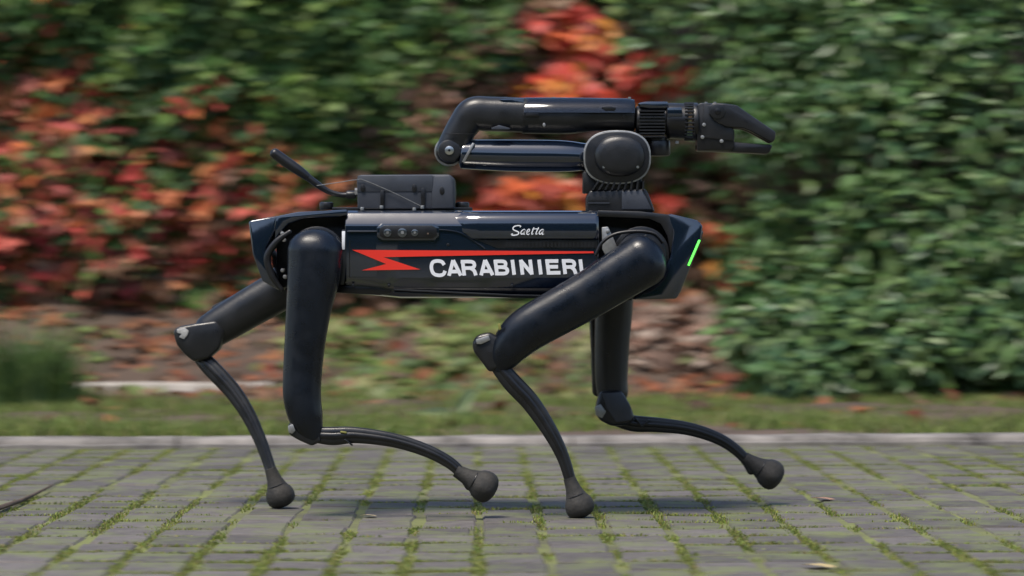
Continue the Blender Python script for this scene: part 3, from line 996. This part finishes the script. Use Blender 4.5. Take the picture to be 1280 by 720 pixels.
bm = bmesh.new()
yy = NB - .0072
ZW = lambda x, y: (630 + x / 21.33, 274 + y / 21.33)
for pts, wd in (
    ([(430, 215), (440, 180), (370, 170), (280, 190), (240, 235), (260, 285), (340, 320), (390, 350), (380, 395), (320, 420), (240, 425), (195, 405), (240, 385)], [14, 18, 17, 17, 18, 18, 19, 19, 18, 18, 19, 18, 10]),
    ([(560, 275), (520, 275), (465, 320), (450, 375), (480, 400), (530, 350), (565, 285), (535, 360), (525, 400), (560, 395)], [13, 14, 15, 16, 14, 13, 15, 16, 15, 8]),
    ([(600, 370), (670, 320), (685, 275), (650, 270), (615, 320), (605, 380), (640, 408), (685, 385)], [9, 12, 13, 13, 16, 17, 14, 8]),
    ([(800, 215), (775, 280), (745, 360), (745, 400), (785, 385)], [11, 15, 16, 15, 8]),
    ([(925, 215), (890, 280), (858, 360), (856, 400), (895, 385)], [11, 15, 16, 15, 8]),
    ([(750, 268), (840, 258), (935, 255)], [10, 13, 10]),
    ([(1050, 275), (1010, 275), (955, 320), (935, 375), (965, 400), (1015, 350), (1055, 280), (1025, 360), (1020, 405), (1070, 390)], [13, 14, 15, 16, 14, 13, 15, 16, 15, 6])):
    yy -= .00004
    stroke(bm, [ZW(*q) for q in pts], [v / 21.33 * .85 for v in wd], yy)
finish('script_name', bm, M['white'], body, 60)

# block capitals, each built from thick strokes in a unit cell
CAPS = {'C': [[(.97, .70), (.84, .90), (.52, .96), (.22, .86), (.10, .52), (.20, .16), (.52, .04), (.84, .10), (.98, .32)]],
        'A': [[(.10, 0), (.50, 1.0)], [(.50, 1.0), (.90, 0)], [(.26, .27), (.74, .27)]],
        'R': [[(.13, 0), (.13, 1.0)], [(.0, .90), (.66, .90), (.86, .80), (.86, .60), (.66, .49), (.1, .49)], [(.62, .47), (.82, .30), (.90, 0)]],
        'B': [[(.13, 0), (.13, 1.0)], [(.0, .90), (.66, .90), (.83, .80), (.80, .62), (.64, .53), (.1, .53)], [(.1, .53), (.68, .50), (.89, .38), (.88, .20), (.68, .10), (0, .10)]],
        'I': [[(.5, 0), (.5, 1.0)]],
        'N': [[(.12, 0), (.12, 1.0)], [(.10, .96), (.90, .04)], [(.88, 0), (.88, 1.0)]],
        'E': [[(.13, 0), (.13, 1.0)], [(.0, .90), (.95, .90)], [(.0, .51), (.88, .51)], [(.0, .10), (1.0, .10)]]}
CELLS = [('C', 45, 160), ('A', 172, 285), ('R', 285, 400), ('A', 417, 528), ('B', 536, 642), ('I', 658, 702), ('N', 733, 826), ('I', 862, 905), ('E', 930, 1034), ('R', 1056, 1160), ('I', 1180, 1215)]
bm = bmesh.new()
yy = NB - .0013
for ch, xa_, xb_ in CELLS:
    for pl in CAPS[ch]:
        yy -= .00003
        pp = []
        for a, b in pl:
            x = xa_ + (xb_ - xa_) * a + (.5 - b) * 14
            tt = x / 1220
            top, bot = 64 - 8 * tt, 184 - 18 * tt
            pp.append((530 + x / 6.095, 315 + (bot + (top - bot) * b) / 6.095))
        if len(pp) > 2 and ch in 'CRB':
            stroke(bm, pp, [2.2] * len(pp), yy)
        else:
            for (a, b) in zip(pp[:-1], pp[1:]): stroke(bm, [a, b], [2.25, 2.25], yy)
finish('lettering', bm, M['white'], body, 60)

for x_, r_ in ((441, 357), (560, 306), (486, 357), (700, 357), (640, 357)):
    q = P(x_, r_, NB); cyl('fastener', (q.x, NB - .001, q.z), (0, 1, 0), 2.0 * S, .004, M['char'], body, seg=10, bev=.0005)
for x_ in (436.5, 745):
    sub('panel_gap', [(x_, 300), (x_ + .9, 300), (x_ + .9, 347), (x_, 347)], NB - .0006, NB + .001, M['black'], body, bevel=0)
sub('body_ledge', [(434, 288.2), (471, 288.2), (471, 290), (434, 290)], NB - .003, NB + .001, M['grey'], body, bevel=.0006)
# hip bays, covers, head and tail
sub('hip_core', [(340, 272), (432, 267), (432, 361), (346, 360)], -.066, .066, M['black'], body, bevel=.004, yref=NB)
sub('hip_core', [(747, 268), (838, 272), (826, 372), (747, 372)], -.066, .066, M['black'], body, bevel=.004, yref=NB)
sub('top_cover', [(345, 270.5), (372, 265), (434, 262), (434, 268.5), (424, 271), (380, 273), (360, 280), (350, 292), (343, 300)], -.121, .121, M['navy'], body, bevel=.0025, yref=NB)
sub('top_cover', [(747, 262.5), (800, 264), (838, 268.5), (846, 300), (838, 318), (834, 295), (826, 280), (812, 274), (760, 271.5), (747, 271)], -.121, .121, M['black'], body, bevel=.0025, yref=NB)
sub('tail_cap', [(310.5, 277.5), (314, 275.5), (346, 270), (344, 288), (333, 310), (334, 330), (345, 352), (352, 364), (341, 359), (328, 351), (316, 318)], -.124, .124, M['navy'], body, bevel=.005, seg=3, yref=NB)
sub('head', [(834, 267.5), (874, 277), (878.5, 283), (876, 301), (847, 371.5), (844, 373.5), (792, 374.5), (806, 362), (838, 322), (842, 290)], -.124, .124, M['navy'], body, bevel=.005, seg=3, yref=NB)
sub('head_brow', [(838, 267.2), (873, 275.6), (872, 279), (838, 271)], -.116, .116, M['navy'], body, bevel=.001, yref=NB)
lamp = sub('lamp_strip', [(873.2, 299.5), (875.6, 300.4), (861.6, 332.4), (859.2, 331.6)], -.1262, -.120, M['green'], body, bevel=.0008, yref=NB)
tag(lamp, 'glowing green light strip')
sub('front_glass', [(878.2, 288), (880, 290), (877.5, 300), (851, 366), (848.5, 368), (876, 300.5)], -.10, .10, M['lens'], body, bevel=.0006, yref=NB)
# belly with long ribs
for k, (ra, rb, h, col) in enumerate(((366.0, 372.5, 2.4, 'char'), (369.6, 375.2, 1.8, 'char'))):
    sub('belly_rail', [(492, ra - 5), (640, rb - 4.5), (790, rb - 1.5), (790, rb - 1.5 + h), (640, rb - 4.5 + h), (492, ra - 5 + h)], NB + .003 - .0035 * (1 - k), .119, M[col], body, bevel=.0006, yref=NB)
sub('belly_plate', [(418, 357), (490, 358), (488, 367), (474, 369), (418, 366)], -.112, .112, M['black'], body, bevel=.002, yref=NB)
# hip actuators, straps, bolts
for sgn, yn in ((1, 'near'), (-1, 'far')):
    for (hx, hy) in ((394, 318), (803, 318)):
        q = P(hx, hy, -.166)
        cyl('hip_actuator', (q.x, -.150 * sgn, q.z), (0, sgn, 0), 31 * S, .09, M['char'], body, seg=32, bev=.006)
        cyl('hip_ring', (q.x, -.118 * sgn, q.z), (0, sgn, 0), 36 * S, .022, M['black'], body, seg=32, bev=.003)
    yb = (NB - .001) * sgn
    sub('hip_bracket', [(427, 287), (433, 287), (433, 330), (430, 356), (424, 356)], yb, yb + .03 * sgn, M['char'], body, bevel=.0015, yref=NB)
    sub('hip_label', [(427.5, 289), (431.5, 289), (431, 312), (427.5, 312)], yb - .0015 * sgn, yb + .001 * sgn, M['white'], body, bevel=.0004, yref=NB)
    sub('shoulder_bracket', [(752, 284), (760, 283), (768, 300), (775, 318), (758, 322), (753, 312)], yb, yb + .02 * sgn, M['alu'], body, bevel=.002, yref=NB)
    for k in range(6):
        sub('hip_tooth', [(764 + k * 8, 315 - k * 4), (768 + k * 8, 310.5 - k * 3.6), (770 + k * 8, 316 - k * 3.6), (764 + k * 8, 319 - k * 3.6)], -.158 * sgn, -.128 * sgn, M['char'], body, bevel=.001, yref=-.15)
    cb = (-.150 * sgn)
    sweep('cable', [Vector((v.x, cb, v.z)) for v in (P(745, 318, -.15), P(752, 304, -.15), P(768, 293, -.15), P(795, 289, -.15), P(818, 292, -.15), P(828, 302, -.15))], [.0032] * 6, M['black'], body, seg=10)
    sweep('strap', [Vector((v.x, cb + .012 * sgn, v.z)) for v in (P(362, 290, -.14), P(345, 303, -.14), P(334, 322, -.14), P(340, 345, -.14), P(352, 362, -.14))], [.004, .006, .0065, .006, .004], M['black'], body, seg=10, ds=.5)
    for bx, by in ((353, 292), (355, 300), (353, 338), (356, 346), (760, 289)):
        q = P(bx, by, NB)
        cyl('bolt', (q.x, (NB - .004) * sgn, q.z), (0, sgn, 0), 2.6 * S, .03, M['alu'], body, seg=10, bev=.0008)

# the flanks lean in towards the belly: pull every flank piece in with depth below the belt line
zbelt = P(0, 300, NB).z
for o in [body] + [c_ for c_ in bpy.data.objects if c_.parent == body]:
    if o.name.startswith(('head', 'tail_cap', 'lamp', 'front_glass')):
        for v in o.data.vertices: v.co.y *= 1 - (v.co.z - zbelt + .03) * .35
        continue
    for v in o.data.vertices:
        if abs(v.co.y) > .085:
            dz_ = zbelt - v.co.z
            if dz_ > 0: v.co.y -= math.copysign(min(dz_, .11) * -.03, v.co.y)

# radio box and antenna -------------------------------------------
bx_y0, bx_y1 = -.062, .062
box = prism('payload_box', [(446, 223), (450, 218.5), (562, 218), (568, 223), (569, 240), (568, 261), (447, 261.5)], bx_y0, bx_y1, M['grey'], dog, bevel=.003, seg=3, yref=bx_y0)
WLOC[box.name] = Vector((0, 0, 0))
prism('lid', [(447, 219.5), (541, 219), (541, 239.5), (446.5, 240)], bx_y0 - .0012, bx_y0 + .004, M['grey'], box, bevel=.001, yref=bx_y0)
prism('end_block', [(543, 220), (563, 219.5), (566.5, 224), (566.5, 260), (540, 260.5), (540, 240)], bx_y0 - .0025, bx_y0 + .004, M['grey'], box, bevel=.0015, yref=bx_y0)
for x in (475.5, 526.5):
    prism('clasp', [(x, 235 if x > 500 else 238), (x + 5, 235 if x > 500 else 238), (x + 5, 259), (x, 259)], bx_y0 - .005, bx_y0 + .004, M['black'], box, bevel=.0012, yref=bx_y0)
for x, y in ((453.5, 235), (518, 235), (552.5, 238.5)):
    q = P(x, y, bx_y0)
    cyl('plug', (q.x, bx_y0 - .0035, q.z), (0, 1, 0), 5.2 * S, .006, M['black'], box, seg=18, bev=.001, sx=.62)
for x, y in ((453, 261), (477, 259), (518, 261.5), (528, 259)):
    q = P(x, y, bx_y0)
    cyl('screw', (q.x, bx_y0 - .006, q.z - .003), (0, 0, 1), 2.6 * S, .006, M['alu'], box, seg=10, bev=.0008)
for x in (408, 578):
    q = P(x, 258, -.03)
    cyl('mount_knob', (q.x, -.03, q.z - .006), (0, 0, 1), 9 * S, .014, M['black'], box, seg=18, bev=.003)
prism('mount_rail', [(415, 259), (590, 259), (590, 264), (415, 264)], -.05, .05, M['black'], box, bevel=.001, yref=-.05)
ay = -.035
ant = empty('antenna', P(446, 243, ay), dog)
sweep('whip', [P(343, 191.5, ay), P(358, 202.5, ay), P(374, 213.5, ay), P(384, 221, ay)], [6.6 * S, 7 * S, 6.4 * S, 5.2 * S], M['black'], ant, seg=14, cap=.8)
sweep('lead', [P(380, 218, ay), P(396, 230, ay), P(410, 239, ay), P(425, 243.5, ay), P(438, 243.5, ay)], [4.6 * S, 4.4 * S, 3.6 * S, 3.2 * S, 3.2 * S], M['black'], ant, seg=12)
q = P(433, 243.3, ay); cyl('connector', q, (1, 0, 0), 5 * S, 12 * S, M['char'], ant, seg=12, bev=.0015)
q = P(443.5, 240.5, ay); cyl('connector_nut', q, (1, 0, 0), 5.6 * S, 4 * S, M['alu'], ant, seg=6)
sweep('tether', [P(396, 232, ay - .008), P(420, 228.5, -.05), P(446, 224.6, -.066), P(456, 225.6, -.066), P(490, 240, -.0675), P(527, 258, -.067)], [.0007] * 6, M['alu'], ant, seg=6, cap=.3)

# arm ---------------------------------------------------------------
arm = empty('arm', P(772, 262, 0), dog)
AY = -.004
a2m = 6.17 / F


def apris(name, pts, y0, y1, m, **k):
    k.setdefault('bevel', .002); k.setdefault('yref', -.05)
    return prism(name, pts, y0, y1, m, arm, **k)


apris('turret_base', [(733, 246), (737, 238), (806, 235.5), (811, 243), (819, 265), (733, 265)], -.052, .052, M['char'], bevel=.004, seg=3)
apris('base_block', [(729, 214), (742, 216), (747, 232), (745, 240), (729, 241)], -.045, .045, M['black'])
apris('base_facet', [(777, 239), (803, 237.5), (815, 262), (777, 262)], -.0545, -.046, M['grey'], bevel=.002)
apris('base_slot', [(736, 250), (761, 250), (761, 252.6), (736, 252.6)], -.0532, -.045, M['black'], bevel=0)
apris('base_slot_lip', [(735, 253), (762, 253), (762, 254.4), (735, 254.4)], -.0545, -.045, M['grey'], bevel=0)
apris('shoulder_core', [(744, 216), (800, 216), (805, 238), (741, 238)], -.045, .045, M['black'])
for k in range(9):
    x = 744 + k * 7
    apris('cooling_fin', [(x + 3, 226), (x + 5.4, 226), (x + 1.4 + (k - 4) * .9, 237.5), (x - 1 + (k - 4) * .9, 237.5)], -.058, .058, M['char'], bevel=0)


def stadium(cx_, cy_, w_, h_, n=40, e=2.5):
    o_ = []
    for k in range(n):
        a = 2 * math.pi * k / n; c_, s_ = math.cos(a), math.sin(a)
        o_.append((cx_ + w_ * math.copysign(abs(c_) ** (2 / e), c_), cy_ - h_ * math.copysign(abs(s_) ** (2 / e), s_)))
    return o_


for sgn in (1, -1):
    yr = -.055
    apris('shoulder_housing', stadium(771.5, 196.5, 41.0, 32.6), -.050 * sgn, .0 * sgn, M['black'], bevel=.002, yref=yr)
    apris('shoulder_rim', stadium(771.5, 196.5, 42.2, 33.8), -.056 * sgn, -.047 * sgn, M['alu'], bevel=.0012, yref=yr)
    apris('shoulder_ring', stadium(771.5, 196.5, 40.2, 31.8), -.0585 * sgn, -.05 * sgn, M['black'], bevel=.002, yref=yr)
    bm = bmesh.new(); rr = []
    for w_, h_, dy in ((32, 26, 0), (31, 25, -.004), (28.5, 23, -.0075), (22, 18, -.0105), (12, 10, -.012)):
        rr.append([bm.verts.new((v.x, (-.0575 + dy) * sgn, v.z)) for v in (P(a, b, yr) for a, b in stadium(774.5, 194.5 + .5, w_, h_, 36, 2.2))])
    for a, b in zip(rr[:-1], rr[1:]):
        for k in range(36): bm.faces.new((a[k], a[(k + 1) % 36], b[(k + 1) % 36], b[k]))
    bm.faces.new(rr[0][::-1]); bm.faces.new(rr[-1])
    finish('shoulder_cover', bm, M['char'], arm, 50)
    for x, y in ((775, 176.5), (754.5, 209), (797, 209)):
        q = P(x, y, yr)
        cyl('screw', (q.x, -.0665 * sgn, q.z), (0, sgn, 0), 1.7 * a2m, .008, M['steel'], arm, seg=10)
sweep('upper_arm', [P(578, 193, AY), P(600, 193.5, AY), P(640, 194.5, AY), P(690, 195, AY), P(712, 195.5, AY), P(730, 196, AY), P(742, 196, AY)],
      [v * a2m for v in (18.2, 19, 20, 20, 19.2, 17.2, 16.5)], M['navy'], arm, seg=32, cap=.35)
sweep('elbow', [P(561, 190, AY), P(569, 175, AY), P(580, 156, AY), P(592, 143, AY), P(612, 142.5, AY), P(656, 144, AY)],
      [v * a2m for v in (17.4, 18.5, 19.5, 21.5, 21.6, 21.8)], M['char'], arm, seg=32, cap=.95, power=2.6)
q = P(562, 189, AY)
cyl('elbow_cap', (q.x, AY - .0275, q.z), (0, 1, 0), 14.5 * a2m, .055, M['char'], arm, seg=32, bev=.004)
cyl('elbow_rim_light', (q.x - .0008, AY - .010, q.z - .0008), (0, 1, 0), 18.3 * a2m, .020, M['alu'], arm, seg=36, bev=.001)  # silver ring shifted left, its visible edge stands in for rim light
cyl('elbow_screw', (q.x, AY - .0300, q.z + .0004), (0, 1, 0), 5.6 * a2m, .004, M['steel'], arm, seg=20, bev=.0012)
cyl('screw_socket', (q.x, AY - .0308, q.z + .0004), (0, 1, 0), 1.6 * a2m, .003, M['black'], arm, seg=8)
sweep('elbow_seam', [P(556, 167.2, AY - .03), P(575, 167.4, AY - .032), P(596, 167.2, AY - .03)], [.0006] * 3, M['black'], arm, seg=6)
apris('elbow_clip', [(590.5, 178.5), (593.5, 179.5), (580.5, 203.5), (577.5, 202.5)], AY - .0315, AY - .02, M['alu'], yref=-.03, bevel=.0005)
apris('cover_wedge', [(624, 124.5), (655, 122.8), (655, 145), (640, 140)], AY - .0275, AY - .006, M['navy'], yref=-.02, bevel=.002)
apris('elbow_mark', [(614, 160), (624, 156.5), (638, 160.5), (637, 162), (615, 162)], AY - .0335, AY - .027, M['grey'], yref=-.03, bevel=.0004)
sweep('forearm', [P(653, 145, AY), P(690, 145.5, AY), P(715, 145.5, AY), P(745, 144, AY), P(792, 144.5, AY)], [v * a2m for v in (22, 22, 21.8, 19.5, 19.8)], M['char'], arm, seg=36, cap=.12)
# glossy cover over the upper half of the forearm
bm = bmesh.new(); rr = []
for px_, r_ in ((655, 22.6), (657, 23.2), (700, 23.2), (760, 22.4), (785, 22), (793, 20.5)):
    c0 = P(px_, 145, AY)
    rr.append([bm.verts.new(c0 + Vector((0, -math.cos(a) * r_ * a2m * 1.04, math.sin(a) * r_ * a2m))) for a in [R(8 + 164 * k / 20) for k in range(21)]])
for a, b in zip(rr[:-1], rr[1:]):
    for k in range(20): bm.faces.new((a[k], a[k + 1], b[k + 1], b[k]))
bmesh.ops.solidify(bm, geom=bm.faces[:], thickness=.0015)
finish('forearm_cover', bm, M['navy'], arm, 50)
cyl('forearm_band', P(654.2, 145, AY), (1, 0, 0), 22.9 * a2m, 1.4 * a2m, M['black'], arm, seg=36)
apris('forearm_hatch', [(657, 141.5), (673, 141.5), (673, 146), (657, 146)], AY - .0348, AY - .03, M['black'], yref=-.03, bevel=.0004)
apris('forearm_badge', [(752, 134), (762, 133), (770, 135), (768, 138.5), (756, 138.5)], AY - .0345, AY - .028, M['black'], yref=-.03, bevel=.0004)
q = P(680, 157, AY); cyl('forearm_button', (q.x, AY - .0315, q.z), (0, 1, 0), 2.6 * a2m, .006, M['alu'], arm, seg=10, bev=.0008, sx=.7)
for x in (632, 692, 787):
    q = P(x, 122.6, AY); cyl('screw', (q.x, AY, q.z - .001), (0, 0, 1), 1.8 * a2m, .003, M['alu'], arm, seg=8)
# wrist
bm = bmesh.new()
sweep('wrist_motor', [P(796, 150, AY), P(806, 150, AY), P(832, 150, AY)], [v * a2m for v in (17, 19, 19)], M['black'], arm, seg=32, cap=.2)
for k in range(9):
    yy_ = 138 + k * 4.0
    apris('wrist_fin', [(799, yy_), (831, yy_), (831, yy_ + 1.7), (799, yy_ + 1.7)], AY - .0325, AY + .0325, M['char'], yref=-.03, bevel=0)
apris('wrist_cap', [(797, 129.5), (806, 127.5), (835, 127.5), (835, 136), (812, 136), (800, 134)], AY - .027, AY + .027, M['navy'], yref=-.02, bevel=.003)
q = P(822, 195, AY); cyl('wrist_knob', q, (0, 0, 1), 16 * a2m, 20 * a2m, M['black'], arm, seg=28, bev=.004)
q = P(821, 177.5, AY); cyl('wrist_collar', q, (0, 0, 1), 14.5 * a2m, 6 * a2m, M['char'], arm, seg=28, bev=.002)
sweep('wrist_roll', [P(833, 151, AY), P(838, 151, AY), P(858, 152, AY)], [v * a2m for v in (21, 22.4, 22.6)], M['black'], arm, seg=36, cap=.1)
apris('wrist_plate', [(834, 135), (852, 134.5), (853, 146), (834, 146.5)], AY - .0338, AY - .02, M['navy'], yref=-.03, bevel=.0012)
for k in range(14):
    a = R(-80 + 160 * k / 13); c0 = P(855, 152, AY)
    p0 = c0 + Vector((0, -math.cos(a) * 23.0 * a2m, math.sin(a) * 23.0 * a2m))
    add_cyl(bm, p0, (1, 0, 0), 1.3 * a2m, 12 * a2m, seg=6)
finish('wrist_ribs', bm, M['char'], arm)
cyl('wrist_flange', P(866, 152.5, AY), (1, 0, 0), 24 * a2m, 6 * a2m, M['black'], arm, seg=36, bev=.001)
q = P(846, 175, AY); cyl('screw', (q.x, AY - .01, q.z - .002), (0, 0, -1), 2.4 * a2m, .005, M['alu'], arm, seg=8)
# gripper
apris('gripper_body', [(871, 131), (876, 128.5), (898, 129), (910, 150), (918, 163), (918, 184), (914, 188.5), (871, 188)], AY - .028, AY + .028, M['black'], yref=-.03, bevel=.003)
apris('gripper_plate', [(880, 131), (900, 132), (912, 154), (916, 164), (916, 176), (876, 172)], AY - .0305, AY - .025, M['char'], yref=-.03, bevel=.0012)
apris('lower_jaw', [(871, 179), (880, 177), (920, 177.5), (957, 180.5), (962, 180), (966, 182), (962, 191), (957, 192.2), (905, 189.5), (871, 188.5)], AY - .024, AY + .024, M['black'], yref=-.03, bevel=.003)
for sgn in (-1, 1):
    apris('upper_jaw', [(886, 133), (891, 128.5), (905, 129.3), (921, 131.5), (934, 141), (962, 160), (969.5, 165), (968.5, 175), (964.5, 178.5), (938, 164), (929, 160.5), (908, 159), (892, 150.5), (886, 143)],
          AY + (.033 if sgn > 0 else -.035), AY + (.012 if sgn > 0 else -.012), M['char'], yref=-.035, bevel=.003, seg=3)
apris('jaw_bridge', [(921, 132), (962, 160.5), (969, 165), (968, 174), (960, 170), (918, 141)], AY - .02, AY + .02, M['char'], yref=-.03, bevel=.002)
q = P(895.5, 140.5, AY)
cyl('jaw_pivot', (q.x, AY - .0368, q.z), (0, 1, 0), 9.5 * a2m, .01, M['char'], arm, seg=24, bev=.0012)
cyl('pivot_screw', (q.x, AY - .038, q.z), (0, 1, 0), 4 * a2m, .01, M['black'], arm, seg=12, bev=.0008)
for x, y in ((880, 156), (878, 171.5), (902, 176.5)):
    q = P(x, y, AY - .03); cyl('screw', (q.x, AY - .0322, q.z), (0, 1, 0), 2.4 * a2m, .004, M['alu'], arm, seg=10, bev=.0006)
for x in (882, 893):
    q = P(x, 129, AY); cyl('screw', (q.x, AY - .012, q.z - .001), (0, 0, 1), 1.8 * a2m, .003, M['alu'], arm, seg=8)


# legs ----------------------------------------------------------------
def leg(y, upper, ur, lower, lr, foot, fr, shell_m, cap_pts, cap_m, label, back=None, fdy=0.0, foot_tilt=0.0):
    hip = P(*upper[0], y)
    lg = empty('leg', hip, dog); lg['label'] = label
    s = (y - CAMY) / F
    sweep('upper_leg', [P(a, b, y) for a, b in upper], [r * s for r in ur], M[shell_m], lg, seg=32, ds=.82, power=2.35, cap=.75)
    up_, ur_ = catmull([P(a, b, y) for a, b in upper[:-2]], [r * s for r in ur[:-2]], 6)
    for off in (.30,):
        pl_ = []
        for i_ in range(3, len(up_)):
            t_ = (up_[min(i_ + 1, len(up_) - 1)] - up_[i_ - 1]).normalized(); nn_ = Vector((0, 1, 0)).cross(t_)
            pl_.append(up_[i_] - nn_ * ur_[i_] * .93 + Vector((0, -ur_[i_] * .22, 0)))
        sweep('shell_seam', pl_, [.0011] * len(pl_), M['black'], lg, seg=6, smooth=False, cap=.5)
    if back: prism('shell_edge', back, y + .012, y + .045, M['black'], lg, bevel=.006, seg=3, yref=y)
    n_ = len(lower)
    prism('knee_cover', cap_pts, y - (.031 if y > 0 else .013), y + .028, M[cap_m], lg, bevel=.007, seg=3, yref=y)
    lp_ = [P(a, b, y + fdy * k / (n_ - 1)) for k, (a, b) in enumerate(lower)]
    sweep('lower_leg', lp_, [r * s * .93 for r in lr], M['char'], lg, seg=20, ds=.62, cap=.8, power=3.2)
    web, wr = catmull(lp_[:-1], [r * s * .93 for r in lr[:-1]], 6)
    sweep('shin_rib', [p + Vector((0, -r * .60, 0)) for p, r in zip(web, wr)], [r * .34 for r in wr], M['black'], lg, seg=8, smooth=False, cap=.5, ds=.35)
    sl = (y + fdy - CAMY) / F
    c = P(foot[0], foot[1], y + fdy)
    bm = bmesh.new()
    rings = []                                   # ball foot: rounded rubber tread with a neck up to the shank
    up = (P(lower[-2][0], lower[-2][1], y + fdy) - c).normalized()
    sd = Vector((0, 1, 0)); fw = up.cross(sd).normalized()
    prof = [(-1.0, .25), (-.93, .52), (-.78, .76), (-.55, .93), (-.2, 1.0), (.12, .97), (.42, .88), (.62, .78), (.85, .66), (1.2, .54), (1.6, .47), (2.0, .42)]
    for t, rr_ in prof:
        rings.append([bm.verts.new(c + up * t * (.86 if t < .7 else .95) * fr * sl + (fw * math.cos(2 * math.pi * k / 24) * 1.12 + sd * math.sin(2 * math.pi * k / 24)) * rr_ * fr * sl * .84 * (1.07 if (k // 2) % 2 and -.9 < t < .5 else 1)) for k in range(24)])
    for a, b in zip(rings[:-1], rings[1:]):
        for k in range(24): bm.faces.new((a[k], a[(k + 1) % 24], b[(k + 1) % 24], b[k]))
    bm.faces.new(rings[0][::-1]); bm.faces.new(rings[-1])
    ft = finish('foot', bm, M['rubber'], lg, 60)
    # ring of grey trim where the foot is clamped on
    bm = bmesh.new()
    add_cyl(bm, c + up * .62 * fr * sl, up, .66 * fr * sl, .08 * fr * sl, seg=20, bev=.001)
    finish('foot_clamp', bm, M['char'], lg, 40)
    return lg


def bits(lg, y, items):
    for nm, pts, y0, y1, m in items: prism(nm, pts, y + y0, y + y1, M[m], lg, bevel=.0012, yref=y)


NY_, FY_ = -.166, .166
l1 = leg(NY_, [(806, 325), (770, 347), (735, 369), (692, 393), (658, 413), (640, 431), (629, 450), (623, 462)], [33, 31.5, 30, 29, 28, 24.5, 17.5, 9],
         [(622, 456), (640, 478), (664, 504), (688, 540), (704, 572), (714, 604), (719, 618)], [11, 13, 12.5, 10.5, 8.6, 7.6, 8], (724, 631.2), 19.0, 'shell',
         [(590, 428), (596, 419), (612, 415), (628, 424), (636, 440), (628, 458), (612, 466), (602, 452), (592, 440)], 'char', 'near front leg with navy shell, its foot on the paving')
bits(l1, NY_, [('knee_trim', [(595, 424), (611, 419), (613, 425), (602, 430), (596, 430)], -.0165, -.010, 'alu'), ('tie', [(622, 405), (625, 403.5), (627, 411), (624, 413)], -.028, -.020, 'yellow')])
l2 = leg(NY_, [(394, 312), (392, 345), (386, 385), (381, 430), (378, 470), (378, 500), (384, 526), (393, 546)], [34.5, 33, 28.5, 25.5, 24.3, 23.5, 20.5, 12],
         [(388, 543), (415, 545), (445, 544), (490, 550), (530, 562), (560, 577), (577, 592), (588, 607)], [10, 12.5, 11, 9.6, 8.8, 8.2, 7.4, 7.6], (604, 607), 20.5, 'shell',
         [(360, 530), (366, 527), (378, 530), (400, 540), (402, 552), (390, 557), (374, 550), (362, 543)], 'char', 'near rear leg with navy shell, its foot in the air')
bits(l2, NY_, [('knee_trim', [(360.5, 532), (367, 529.5), (370, 538), (366, 542), (361.5, 540)], -.0165, -.010, 'alu'), ('tie', [(426, 538), (434, 539.4), (433.5, 541.8), (425.5, 540.4)], -.013, -.006, 'yellow'),
               ('tie', [(432, 548), (442, 556), (440, 557), (430, 549)], -.013, -.006, 'char')])
l3 = leg(FY_, [(372, 350), (345, 366), (310, 386), (280, 404), (262, 415)], [27, 25.5, 24.5, 23.5, 22],
         [(246, 440), (262, 458), (290, 488), (310, 518), (326, 552), (338, 586), (343, 606)], [10, 12, 11.5, 10, 8.5, 7.6, 7.6], (350, 618.5), 18.5, 'char',
         [(218, 414), (224, 408), (246, 404), (272, 400), (284, 412), (276, 436), (262, 448), (244, 452), (232, 442), (222, 430)], 'char', 'far rear leg in charcoal plastic, its foot on the paving', back=[(262, 384), (336, 345), (346, 352), (272, 396)], fdy=-.07)
bits(l3, FY_, [('knee_mark', [(223, 411), (233, 409.5), (238, 413), (236, 419), (232, 424), (226, 421), (229, 417), (224, 416)], -.0335, -.028, 'mark')])
for k in range(4):
    x = 262 + k * 9
    prism('leg_tooth', [(x + 6, 424 - k * 5.4), (x + 12, 421 - k * 5.4), (x + 15, 427 - k * 5.4), (x + 9, 430.5 - k * 5.4)], FY_ - .02, FY_ + .02, M['black'], l3, bevel=.001, yref=FY_)
l4 = leg(FY_, [(768, 350), (767, 390), (765, 430), (764, 470), (766, 492)], [25, 23.5, 22, 20.5, 19.5],
         [(760, 520), (790, 529), (820, 531), (855, 535), (885, 543), (910, 555), (930, 572), (940, 588)], [9, 11, 10, 9, 8.4, 7.8, 7.2, 7], (962, 592), 19.5, 'char',
         [(744, 508), (750, 488), (776, 487), (787, 505), (793, 522), (784, 531), (764, 532), (748, 524)], 'char', 'far front leg in charcoal plastic, its foot in the air', back=[(736, 370), (748, 370), (751, 498), (741, 494)])
bits(l4, FY_, [('knee_trim', [(743, 508), (750, 504), (757, 514), (752, 522), (744, 518)], -.0335, -.027, 'alu'), ('knee_plate', [(752, 491), (776, 489), (788, 508), (789, 524), (770, 527), (758, 510)], -.0345, -.028, 'grey'),
               ('tie', [(795, 521), (804, 534), (802, 535), (793, 522)], -.016, -.008, 'char'), ('tie', [(800, 533), (811, 523), (812, 525), (802, 535)], -.016, -.008, 'char')])
